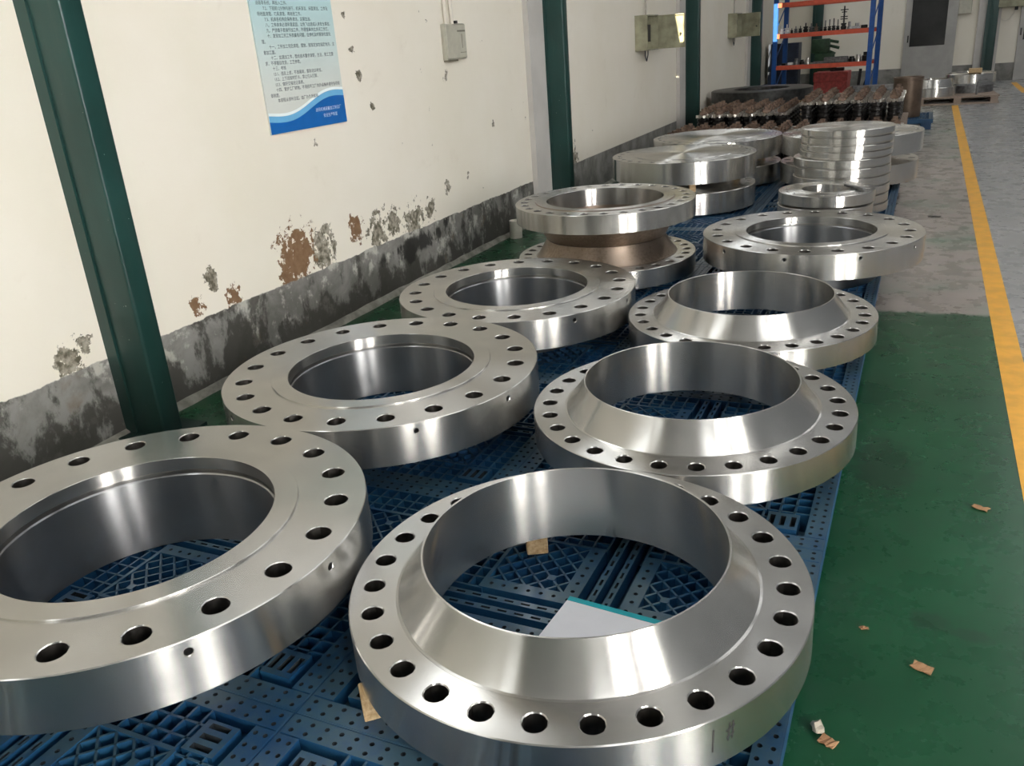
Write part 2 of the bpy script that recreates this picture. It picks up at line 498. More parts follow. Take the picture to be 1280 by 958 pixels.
# back wall doors
def door(n, x0, x1, gx0, gx1, gz0, handle):
    y1 = YB
    d = struct(finish(boxes((x0, x0 + 0.09, y1 - 0.07, y1, 0, 2.25), (x1 - 0.09, x1, y1 - 0.07, y1, 0, 2.25), (x0, x1, y1 - 0.07, y1, 2.16, 2.25)), 'door_%d' % n, DOORM, smooth=0))
    bm = boxes((x0 + 0.09, x1 - 0.09, y1 - 0.05, y1 - 0.005, 0.01, gz0 - 0.05))
    finish(bm, 'door_panel', DOORM, d, 0)
    bm = boxes((x0 + 0.09, gx0, y1 - 0.05, y1 - 0.005, gz0 - 0.05, 2.16), (gx1, x1 - 0.09, y1 - 0.05, y1 - 0.005, gz0 - 0.05, 2.16),
               (gx0, gx1, y1 - 0.05, y1 - 0.005, 2.06, 2.16), (gx0, gx1, y1 - 0.055, y1 - 0.005, gz0 - 0.05, gz0))
    finish(bm, 'sash_frame', DOORM, d, 0)
    finish(boxes((gx0, gx1, y1 - 0.03, y1 - 0.015, gz0, 2.06)), 'pane', GLASSD, d, 0)
    finish(boxes((handle, handle + 0.03, y1 - 0.10, y1 - 0.045, 0.98, 1.14)), 'door_handle', BLACK, d, 0)
door(1, -0.62, 0.50, -0.49, 0.28, 0.88, -0.545)
door(2, 1.80, 2.95, 1.90, 2.72, 0.88, 1.83)
# daylight windows: two tall bays low in the right wall behind the photographer, a high band on both sides, added roof fill panels
def window(n, axis, c0, c1, z0, z1, at, mat, bars=2):
    t = 0.06
    s = -1 if axis == 'xr' else 1
    def bx(u0, u1, v0, v1, d0, d1):
        xs = sorted((at + s * d0, at + s * d1))
        return (xs[0], xs[1], u0, u1, v0, v1)
    w = struct(finish(boxes(bx(c0 - t, c0, z0 - t, z1 + t, 0, 0.06), bx(c1, c1 + t, z0 - t, z1 + t, 0, 0.06), bx(c0, c1, z0 - t, z0, 0, 0.06), bx(c0, c1, z1, z1 + t, 0, 0.06),
                             *[bx(c0 + (c1 - c0) * k / bars - 0.02, c0 + (c1 - c0) * k / bars + 0.02, z0, z1, 0.02, 0.06) for k in range(1, bars)]), 'window_%d' % n, DOORM, smooth=0))
    finish(boxes(bx(c0, c1, z0, z1, 0.0, 0.015)), 'pane', mat, w, 0)
window(1, 'xr', -3.9, -2.6, 0.8, 6.6, XR, DAY_S)
window(2, 'xr', -8.4, -6.9, 0.8, 6.6, XR, DAY_S)
for i, c in enumerate((-8.2, -2.8, 2.9, 8.3, 13.7, 19.0)):
    window(3 + i, 'xl', c, c + 4.4, 3.9, 5.3, XW, DAY_H, 4)

for i, c in enumerate((-6.0, 0.0, 6.0, 12.0, 18.0)):  # roof panels added as emissive fill, numbered along with the windows
    w = struct(finish(boxes((2.94, 3.0, c, c + 4.6, ZC - 0.07, ZC - 0.01), (4.6, 4.66, c, c + 4.6, ZC - 0.07, ZC - 0.01), (2.94, 4.66, c - 0.06, c, ZC - 0.07, ZC - 0.01), (2.94, 4.66, c + 4.6, c + 4.66, ZC - 0.07, ZC - 0.01)), 'window_%d' % (9 + i), DOORM, smooth=0))
    finish(boxes((3.0, 4.6, c, c + 4.6, ZC - 0.03, ZC - 0.01)), 'pane', FILL_R, w, 0)

# ------------------------------------------------------------------ green steel columns along the left wall
def column(x, y, label, rz=0.0):
    t = thing('steel_column', label, 'column', (x, y, 0), rz, 'green columns')
    bm = bev(boxes((0.0, 0.245, 0.0, 0.115, 0.0, 6.35)), 0.014, 3)
    finish(bm, 'post', COLM, t, 40)
    bm = boxes((0.0, 0.066, -0.008, 0.0, 0.0, 6.3), (0.062, 0.070, -0.010, 0.0, 0.0, 6.3))
    finish(bm, 'angle_strip', COLM, t, 0)
    finish(boxes((0.0, 0.31, -0.08, 0.20, 0.0, 0.018)), 'base_plate', COLM, t, 0)
    return t
column(XW, 2.555, 'green steel column nearest the camera, left of the blue notice')
column(XW, 7.92, 'green steel column just right of the small grey box with two pipes')
column(XW, 13.33, 'green steel column behind the grey box with a sunlit open lid')
column(XW, 18.70, 'green steel column on the left wall beside the orange and blue rack')
column(1.09, YB - 0.215, 'slim green column on the back wall right of the glazed door', 0)
column(-2.75, YB - 0.115, 'green column on the back wall seen through the rack')

# ------------------------------------------------------------------ flanges
def plate_bm(Rr, rin, z0, z1, N, bc, rh, side=0, side_r=0.010, side_z=0.03, rot0=0.0):
    bm = bmesh.new()
    K, KR, ch = 8, 4, 0.0025
    a = 2 * pi / N
    ro = Rr - ch
    def P(r, t, z):
        return (r * cos(t + rot0), r * sin(t + rot0), z)
    for i in range(N):
        th = i * a
        ring = [(rin, th - a / 2 + a * k / K) for k in range(K)]
        ring += [(rin + (ro - rin) * k / KR, th + a / 2) for k in range(KR)]
        ring += [(ro, th + a / 2 - a * k / K) for k in range(K)]
        ring += [(ro - (ro - rin) * k / KR, th - a / 2) for k in range(KR)]
        hx, hy = bc * cos(th + rot0), bc * sin(th + rot0)
        def hole(r, z):
            out = []
            for rr, t in ring:
                x, y = rr * cos(t + rot0) - hx, rr * sin(t + rot0) - hy
                l = math.hypot(x, y)
                out.append(bm.verts.new((hx + x / l * r, hy + y / l * r, z)))
            return out
        top = [bm.verts.new(P(r, t, z1)) for r, t in ring]
        bot = [bm.verts.new(P(r, t, z0)) for r, t in ring]
        h0 = hole(rh + ch, z1)
        h1 = hole(rh, z1 - ch)
        h2 = hole(rh, z0)
        n = len(ring)
        for k in range(n):
            j = (k + 1) % n
            bm.faces.new((top[k], top[j], h0[j], h0[k]))
            bm.faces.new((h0[k], h0[j], h1[j], h1[k]))
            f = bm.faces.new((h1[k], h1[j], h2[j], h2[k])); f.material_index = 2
            bm.faces.new((h2[k], h2[j], bot[j], bot[k]))
    M = N * K
    aa = 2 * pi / M
    cols = {}
    if side:
        for j in range(side):
            c = int(round(M * j / side)) % M
            cols[c] = 1
            cols[(c - 1) % M] = 0
    zc, hh = z1 - side_z, 0.020
    rows = [z1 - ch, zc + hh, zc - hh, z0]
    if not side:
        rows = [z1 - ch, z0]
    off = -a / 2
    g = [[bm.verts.new(P(Rr, off + aa * k, z)) for k in range(M)] for z in rows]
    tp = [bm.verts.new(P(ro, off + aa * k, z1)) for k in range(M)]
    bt = [bm.verts.new(P(ro, off + aa * k, z0)) for k in range(M)]
    inn = [[bm.verts.new(P(rin, off + aa * k, z)) for k in range(M)] for z in (z1, z0)]
    for k in range(M):
        j = (k + 1) % M
        bm.faces.new((tp[k], tp[j], g[0][j], g[0][k]))
        bm.faces.new((bt[k], bt[j], g[-1][j], g[-1][k]))
        bm.faces.new((inn[0][k], inn[0][j], inn[1][j], inn[1][k]))
        for q in range(len(rows) - 1):
            if side and q == 1 and k in cols:
                continue
            bm.faces.new((g[q][k], g[q][j], g[q + 1][j], g[q + 1][k]))
    if side:
        for c, v in cols.items():
            if v != 1:
                continue
            tc = off + aa * c
            bd = []
            for k in range(4): bd.append((tc - aa + 2 * aa * k / 4, zc + hh))
            for k in range(4): bd.append((tc + aa, zc + hh - 2 * hh * k / 4))
            for k in range(4): bd.append((tc + aa - 2 * aa * k / 4, zc - hh))
            for k in range(4): bd.append((tc - aa, zc - hh + 2 * hh * k / 4))
            def hr(r, depth):
                o = []
                for t, z in bd:
                    u, w = (t - tc) * Rr, z - zc
                    l = math.hypot(u, w)
                    o.append(bm.verts.new(P(Rr - depth, tc + u / l * r / Rr, zc + w / l * r)))
                return o
            b0 = [bm.verts.new(P(Rr, t, z)) for t, z in bd]
            h0, h1, h2 = hr(side_r + 0.002, 0.0), hr(side_r, 0.002), hr(side_r, 0.03)
            for k in range(16):
                j = (k + 1) % 16
                bm.faces.new((b0[k], b0[j], h0[j], h0[k]))
                bm.faces.new((h0[k], h0[j], h1[j], h1[k]))
                f = bm.faces.new((h1[k], h1[j], h2[j], h2[k])); f.material_index = 1
            f = bm.faces.new(h2); f.material_index = 1
    bmesh.ops.remove_doubles(bm, verts=bm.verts, dist=1e-5)
    return bm

def neck_up(label, x, y, ztop, t, nh, Rr=0.575, rb=0.446, rt=0.386, rbore=0.3785, group='neck up flanges', N=28, bc=0.517, rh=0.0268, rot0=0.0, tilt=(0, 0)):
    """weld neck flange lying with its neck up; origin under its axis at its lower face"""
    o = thing('weld_neck_flange', label, 'flange', (x, y, ztop - t), 0, group)
    o.rotation_euler = (tilt[0], tilt[1], 0)
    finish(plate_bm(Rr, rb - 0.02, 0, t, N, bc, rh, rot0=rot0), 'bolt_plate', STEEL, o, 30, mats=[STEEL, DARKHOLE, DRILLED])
    bm = bmesh.new()
    f = 0.012
    lathe(bm, [(rb - 0.004, -0.003), (rb - 0.004, t - 0.01), (rb + f, t + 0.0005), (rb + f * 0.45, t + 0.0022), (rb + 0.001, t + 0.0075), (rb - 0.003, t + 0.013),
               (rt + 0.003, t + nh - 0.014), (rt - 0.0005, t + nh - 0.002), (rt - 0.002, t + nh), (rbore + 0.0012, t + nh), (rbore, t + nh - 0.0012), (rbore, -0.003)], 192, True)
    finish(bm, 'neck', STEEL, o, 24)
    return o

def neck_down(label, x, y, ztop, t, total, Rr=0.64, rf=0.447, rbore=0.380, group='face up flanges', N=20, bc=0.557, rh=0.033, rot0=0.0, tilt=(0, 0), neck_r=0.43, side_off=0.0):
    """thick flange lying on its neck with the grooved face up"""
    o = thing('grooved_face_flange', label, 'flange', (x, y, ztop - total), 0, group)
    o.rotation_euler = (tilt[0], tilt[1], 0)
    H = total
    ob = finish(plate_bm(Rr, rf - 0.02, H - t, H, N, bc, rh, side=10, side_r=0.010, side_z=0.032, rot0=rot0), 'bolt_plate', STEEL, o, 30, mats=[STEEL, DARKHOLE, DRILLED])
    bm = bmesh.new()
    lathe(bm, [(rf, H - 0.005), (rf, H + 0.0045), (rf - 0.0015, H + 0.006), (rbore + 0.0015, H + 0.006), (rbore, H + 0.0045), (rbore, H - 0.036), (rbore + 0.030, H - 0.037), (rbore + 0.030, H - 0.066), (rf - 0.01, H - 0.066)], 192, True)
    finish(bm, 'raised_face', STEEL, o, 30)
    bm = bmesh.new()
    lathe(bm, [(rf - 0.004, H - 0.062), (rf - 0.004, H - t - 0.002), (neck_r + 0.01, H - t - 0.004), (neck_r - 0.02, 0.02), (rbore + 0.012, 0.0), (rbore, 0.0), (rbore - 0.001, H - 0.056), (rbore + 0.003, H - 0.052), (rbore + 0.031, H - 0.052), (rbore + 0.031, H - 0.062)], 192, True)
    finish(bm, 'neck', STEELB, o, 30)
    return o

def disc_holes(name, label, cat, x, y, z0, t, Rr, group, N=28, bc=None, rh=0.022, blank=True, rf=None, rbore=None):
    o = thing(name, label, cat, (x, y, z0), 0, group)
    bc = bc or Rr - 0.06
    rin = bc - 0.06
    finish(plate_bm(Rr, rin, 0, t, N, bc, rh), 'bolt_plate', STEEL, o, 30, mats=[STEEL, DARKHOLE, DRILLED])
    bm = bmesh.new()
    if blank:
        rf = rf or Rr * 0.70
        lathe(bm, [(0, 0.001), (rin + 0.002, 0.001), (rin + 0.002, t), (rf + 0.004, t + 0.0005), (rf, t + 0.005), (rf - 0.03, t + 0.005), (0, t + 0.005)], 128)
        finish(bm, 'raised_face', STEEL, o, 30)
    else:
        lathe(bm, [(rin + 0.002, 0), (rin + 0.002, t), (rbore + 0.06, t + 0.0005), (rbore + 0.055, t + 0.004), (rbore + 0.001, t + 0.004), (rbore, t + 0.003), (rbore, 0)], 128, True)
        finish(bm, 'raised_face', STEEL, o, 30)
    return o

PT = 0.15   # top of the blue pallets
# right row, necks up
R1 = neck_up('large steel flange with neck up nearest the camera, white folder inside its bore', -0.6985, 1.6920, 0.343, 0.120, 0.102, rot0=R(-91.4))
R2 = neck_up('second neck up steel flange from the camera, just behind the one holding the white folder', -0.6848, 2.8440, 0.343, 0.110, 0.100, rot0=R(-61.4))
R3 = neck_up('third neck up steel flange from the camera, before the wide grooved flange', -0.6785, 4.0015, 0.336, 0.104, 0.098, rot0=R(-60))
# left row and the far one of the right row, grooved faces up
L1 = neck_down('biggest grooved face flange at the left edge of the picture, cut off by the frame', -1.893, 1.397, 0.449, 0.148, 0.449 - PT, rot0=R(11.5))
L2 = neck_down('middle grooved face flange of the left row, under the blue notice', -1.931, 2.717, 0.423, 0.150, 0.423 - PT, rot0=R(-2.0))
L3 = neck_down('third grooved face flange of the left row, before the neck to neck pair', -1.902, 4.000, 0.403, 0.150, 0.403 - PT, Rr=0.632, bc=0.55, rot0=R(5))
R4 = neck_down('wide grooved face flange in the right row by the worn aisle floor', -0.568, 5.419, 0.427, 0.146, 0.427 - PT, rot0=R(-14.4), rbore=0.378)
# two flanges neck to neck
c4 = (-1.815, 5.225)
lo = neck_up('lower flange of the neck to neck pair, brown stained neck up', *c4, 0.305, 0.112, 0.113, group='neck to neck pair', rot0=R(3))
for ch in lo.children:
    if ch.name.startswith('neck'):
        ch.data.materials[0] = STEELO
up = thing('weld_neck_flange', 'upper flange of the neck to neck pair, upside down with its face up', 'flange', (*c4, 0.4215), 0, 'neck to neck pair')
H = 0.652 - 0.4215
bm = plate_bm(0.575, 0.43, H - 0.112, H, 28, 0.517, 0.0268, rot0=R(-65.3 + 6.4))
finish(bm, 'bolt_plate', STEEL, up, 30, mats=[STEEL, DARKHOLE, DRILLED])
bm = bmesh.new()
lathe(bm, [(0.446, H), (0.446, H - 0.001), (0.446, H - 0.112), (0.45, H - 0.118), (0.388, 0.002), (0.386, 0.0005), (0.3785, 0.0005), (0.376, H - 0.001), (0.378, H + 0.0045), (0.44, H + 0.0045)], 192, True)
finish(bm, 'neck', STEELO, up, 30)
bm = bmesh.new()
lathe(bm, [(0.440, H - 0.002), (0.440, H + 0.0045), (0.376, H + 0.0050), (0.3745, H + 0.003), (0.3745, H - 0.11), (0.38, H - 0.11)], 192, True)
finish(bm, 'raised_face', STEEL, up, 30)
# blind flanges stacked in pairs behind
disc_holes('blind_flange', 'lower blind flange of the nearer blind pair, on the blue pallet', 'flange', -1.91, 7.66, 0.171, 0.175, 0.625, 'blind flange pairs')
disc_holes('blind_flange', 'upper blind flange of the nearer blind pair, bow tie shine on its top', 'flange', -1.91, 7.66, 0.428, 0.182, 0.627, 'blind flange pairs')
disc_holes('blind_flange', 'lower blind flange of the farther blind pair by the wall', 'flange', -1.90, 9.00, 0.171, 0.175, 0.636, 'blind flange pairs')
disc_holes('blind_flange', 'upper blind flange of the farther blind pair, in front of the rusty spindles', 'flange', -1.90, 9.00, 0.420, 0.182, 0.638, 'blind flange pairs')
# pair behind the ring stack on the right
disc_holes('drilled_flange', 'lower drilled flange behind the right side of the tall ring stack', 'flange', -0.622, 8.83, 0.205, 0.172, 0.612, 'drilled pair behind the ring stack', N=16, rh=0.03)
disc_holes('drilled_flange', 'upper drilled flange behind the right side of the tall ring stack', 'flange', -0.605, 8.83, 0.460, 0.172, 0.620, 'drilled pair behind the ring stack', N=16, rh=0.03)
# small pair in front of the ring stack
disc_holes('small_ring_flange', 'lower of two small raised face flanges in front of the tall ring stack', 'flange', -0.615, 6.72, 0.285, 0.072, 0.338, 'small flange pair', N=16, bc=0.285, rh=0.016, blank=False, rbore=0.165)
o5 = disc_holes('small_ring_flange', 'upper of two small raised face flanges, a steel bar lying on its rim', 'flange', -0.609, 6.74, 0.372, 0.078, 0.340, 'small flange pair', N=16, bc=0.285, rh=0.016, blank=False, rbore=0.172)
bm = boxes((-0.012, 0.012, -0.115, 0.115, 0.0, 0.02))
tag(finish(bev(bm, 0.004, 1), 'steel_bar', GREYIRON, None, 0, loc=(-0.415, 6.72, 0.456), rot=(0, 0, R(38))), 'short steel bar lying across the rim of the upper small flange', 'bar')
# tall stack of flat rings
ring_specs = []
zz = PT + 0.002
hts = [0.075, 0.075, 0.07, 0.075, 0.075, 0.07, 0.055, 0.05, 0.06, 0.06]
names = ['bottom', 'second', 'third', 'fourth', 'fifth', 'sixth', 'seventh', 'eighth', 'ninth', 'topmost']
for i, h in enumerate(hts):
    off = (-0.020, 0.0) if i < 6 else (0.008, 0.0)
    rr = 0.372 if i < 6 else 0.352
    jit = (random.uniform(-.004, .004), random.uniform(-.004, .004))
    o = thing('spacer_disc', '%s steel disc of the tall stack of ten, counted from below' % names[i], 'disc', (-0.555 + off[0] + jit[0], 7.52 + jit[1], zz), 0, 'discs of the tall stack')
    bm = bmesh.new()
    lathe(bm, [(0, 0), (rr - 0.022, 0), (rr - 0.022, 0.010), (rr - 0.002, 0.011), (rr, 0.014), (rr, h - 0.004), (rr - 0.003, h - 0.0012), (0, h - 0.001)], 160)
    finish(bm, 'disc_body', STEEL, o, 30)
    zz += h
STACK_TOP = zz
# ink mark 1# hand written on the rim of the nearest flange
def ink(strokes, parent, Rr, th0, zc, s):
    bm = bmesh.new()
    for st in strokes:
        for (u0, v0), (u1, v1) in zip(st[:-1], st[1:]):
            d = Vector((u1 - u0, v1 - v0)).normalized()
            nrm = Vector((-d.y, d.x)) * 0.062
            q = []
            for (u, v), sg in (((u0, v0), 1), ((u1, v1), 1), ((u1, v1), -1), ((u0, v0), -1)):
                uu, vv = (u + nrm.x * sg) * s, (v + nrm.y * sg) * s
                q.append((uu, vv))
            for rad_ in (Rr + 0.0006,):
                bm.faces.new([bm.verts.new((rad_ * cos(th0 + uu / Rr), rad_ * sin(th0 + uu / Rr), zc + vv)) for uu, vv in q])
    return finish(bm, 'ink_mark', INK, parent, 0)
ink([[(-0.9, -0.95), (-0.85, 0.75)], [(0.15, -0.35), (0.75, -0.1)], [(0.1, 0.2), (0.8, 0.42)], [(0.25, -0.6), (0.40, 0.72)], [(0.58, -0.55), (0.66, 0.78)]], R1, 0.575, R(-38.5), 0.070, 0.033)

# ------------------------------------------------------------------ wood blocks under the flanges
def block(x, y, w, d, z0, z1, rz, label, group='wood packing blocks'):
    bm = bev(boxes((-w / 2, w / 2, -d / 2, d / 2, 0, z1 - z0)), 0.003, 1)
    return tag(finish(bm, 'wood_block', WOOD, None, 0, loc=(x, y, z0), rot=(0, 0, rz)), label, 'block', group)
block(-0.962, 2.030, 0.065, 0.05, PT, 0.2225, R(28), 'pale wood packing block seen through the bore of the nearest flange')
block(-0.40, 1.30, 0.09, 0.09, PT, 0.2225, 0.3, 'wood packing block under the right side of the nearest flange')
tag(finish(bev(boxes((0.0, 0.10, 0.0, 0.055, 0.0, 0.0722)), 0.002, 1), 'wood_block', WOOD, None, 0, loc=(-1.062, 1.228, PT), rot=(0, 0, R(42))), 'pale wood block peeking out under the left front of the nearest flange', 'block', 'wood packing blocks')
for (cx, cy, zt, nm) in ((-0.6848, 2.8440, 0.2325, 'second'), (-0.6785, 4.0015, 0.2315, 'third')):
    for k, a in enumerate((35, 155, 275)):
        block(cx + 0.50 * cos(R(a)), cy + 0.50 * sin(R(a)), 0.08, 0.06, PT, zt - 0.0005, R(a), 'wood packing block under the %s neck up flange, %s' % (nm, ('on its far right', 'on its far left', 'at its front')[k]))
for k, a in enumerate((30, 150, 270)):
    block(c4[0] + 0.49 * cos(R(a)), c4[1] + 0.49 * sin(R(a)), 0.08, 0.06, PT, 0.1925, R(a), 'wood packing block under the neck to neck pair, ' + ('on its far right', 'on its far left', 'at its front')[k])
for nm, cx, cy, r, z0, z1 in (('nearer', -1.91, 7.66, 0.52, 0.3525, 0.4275), ('farther', -1.90, 9.00, 0.52, 0.3525, 0.4195)):
    for k, a in enumerate((-68, 40, 160)):
        block(cx + r * cos(R(a)), cy + r * sin(R(a)), 0.055, 0.05, z0, z1, R(a), 'wood block between the two blind flanges of the %s pair, %s' % (nm, ('at the front', 'on the far right', 'on the far left')[k]))
for nm, cx, cy in (('nearer', -1.91, 7.66), ('farther', -1.90, 9.00)):
    for k, a in enumerate((-60, 60, 180)):
        block(cx + 0.4 * cos(R(a)), cy + 0.4 * sin(R(a)), 0.2, 0.08, PT, 0.1705, R(a), 'thin wood batten under the %s blind pair, %s' % (nm, ('front', 'far right', 'far left')[k]))
for k, a in enumerate((-40, 80, 200)):
    block(-0.615 + 0.32 * cos(R(a)), 8.83 + 0.32 * sin(R(a)), 0.09, 0.08, PT, 0.2045, R(a), 'wood block under the drilled pair behind the ring stack, ' + ('right front', 'far side', 'left front')[k])
    block(-0.615 + 0.30 * cos(R(a)), 8.83 + 0.30 * sin(R(a)), 0.08, 0.06, 0.3825, 0.4595, R(a), 'wood block between the drilled pair behind the ring stack, ' + ('right front', 'far side', 'left front')[k])
for k, a in enumerate((-30, 90, 210)):
    block(-0.612 + 0.25 * cos(R(a)), 6.72 + 0.25 * sin(R(a)), 0.09, 0.08, PT, 0.2845, R(a), 'tall wood block under the small flange pair, ' + ('right', 'far side', 'left')[k])
    block(-0.612 + 0.225 * cos(R(a)), 6.73 + 0.225 * sin(R(a)), 0.03, 0.03, 0.3615, 0.3717, R(a), 'thin spacer between the two small flanges, ' + ('right', 'far side', 'left')[k])
block(-0.40, 3.47, 0.07, 0.05, PT, 0.20, R(20), 'small pale wood offcut on the pallet edge between the second and third neck up flanges')
# white sheet with a teal edge inside the nearest flange
t = thing('folder', 'white folder with a teal edge lying on the blue pallet inside the nearest flange', 'folder', (-0.775, 1.826, PT + 0.001), R(-5))
finish(boxes((0, 0.30, -0.30, -0.018, 0, 0.012)), 'white_board', WHITE, t, 0)
finish(boxes((0, 0.30, -0.018, 0.0, 0, 0.013)), 'teal_spine', TEAL, t, 0)

# ------------------------------------------------------------------ blue plastic pallets
PH = 0.545
def holed_strip(bm, x0, x1, y0, y1, zt, nx, ny, rh=0.0065, th=0.045):
    """strip of deck with rows of peg holes"""
    n = 8
    for i in range(nx):
        for j in range(ny):
            ax, bx_ = x0 + (x1 - x0) * i / nx, x0 + (x1 - x0) * (i + 1) / nx
            ay, by_ = y0 + (y1 - y0) * j / ny, y0 + (y1 - y0) * (j + 1) / ny
            cx, cy = (ax + bx_) / 2, (ay + by_) / 2
            bd = [(ax, ay), (cx, ay), (bx_, ay), (bx_, cy), (bx_, by_), (cx, by_), (ax, by_), (ax, cy)]
            h = []
            for u, v in bd:
                l = math.hypot(u - cx, v - cy)
                h.append((cx + (u - cx) / l * rh, cy + (v - cy) / l * rh))
            t_ = [bm.verts.new((u, v, zt)) for u, v in bd]
            h0 = [bm.verts.new((u, v, zt)) for u, v in h]
            h1 = [bm.verts.new((u, v, zt - 0.02)) for u, v in h]
            for k in range(n):
                q = (k + 1) % n
                bm.faces.new((t_[k], t_[q], h0[q], h0[k]))
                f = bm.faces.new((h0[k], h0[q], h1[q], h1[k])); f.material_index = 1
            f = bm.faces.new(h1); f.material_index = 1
    # skirt
    c = [(x0, y0), (x1, y0), (x1, y1), (x0, y1)]
    up_ = [bm.verts.new((u, v, zt)) for u, v in c]
    dn_ = [bm.verts.new((u, v, zt - th)) for u, v in c]
    for k in range(4):
        bm.faces.new((up_[k], up_[(k + 1) % 4], dn_[(k + 1) % 4], dn_[k]))

def slot_slat(bm, x0, x1, y0, y1, zt, n, along='x', th=0.045, fr=0.55, wd=0.34):
    L0, L1_ = (x0, x1) if along == 'x' else (y0, y1)
    W0, W1 = (y0, y1) if along == 'x' else (x0, x1)
    def V(l, w, z):
        return bm.verts.new((l, w, z) if along == 'x' else (w, l, z))
    for i in range(n):
        a, b = L0 + (L1_ - L0) * i / n, L0 + (L1_ - L0) * (i + 1) / n
        m = (a + b) / 2
        s = (b - a) * fr / 2
        wm = (W0 + W1) / 2
        w = (W1 - W0) * wd / 2
        o = [V(a, W0, zt), V(b, W0, zt), V(b, W1, zt), V(a, W1, zt)]
        q = [V(m - s, wm - w, zt), V(m + s, wm - w, zt), V(m + s, wm + w, zt), V(m - s, wm + w, zt)]
        d = [V(m - s, wm - w, zt - 0.03), V(m + s, wm - w, zt - 0.03), V(m + s, wm + w, zt - 0.03), V(m - s, wm + w, zt - 0.03)]
        for k in range(4):
            j = (k + 1) % 4
            bm.faces.new((o[k], o[j], q[j], q[k]))
            f = bm.faces.new((q[k], q[j], d[j], d[k])); f.material_index = 1
        f = bm.faces.new(d); f.material_index = 1
    o = [V(L0, W0, zt), V(L1_, W0, zt), V(L1_, W1, zt), V(L0, W1, zt)]
    d = [V(L0, W0, zt - th), V(L1_, W0, zt - th), V(L1_, W1, zt - th), V(L0, W1, zt - th)]
    for k in range(4):
        j = (k + 1) % 4
        bm.faces.new((o[k], o[j], d[j], d[k]))

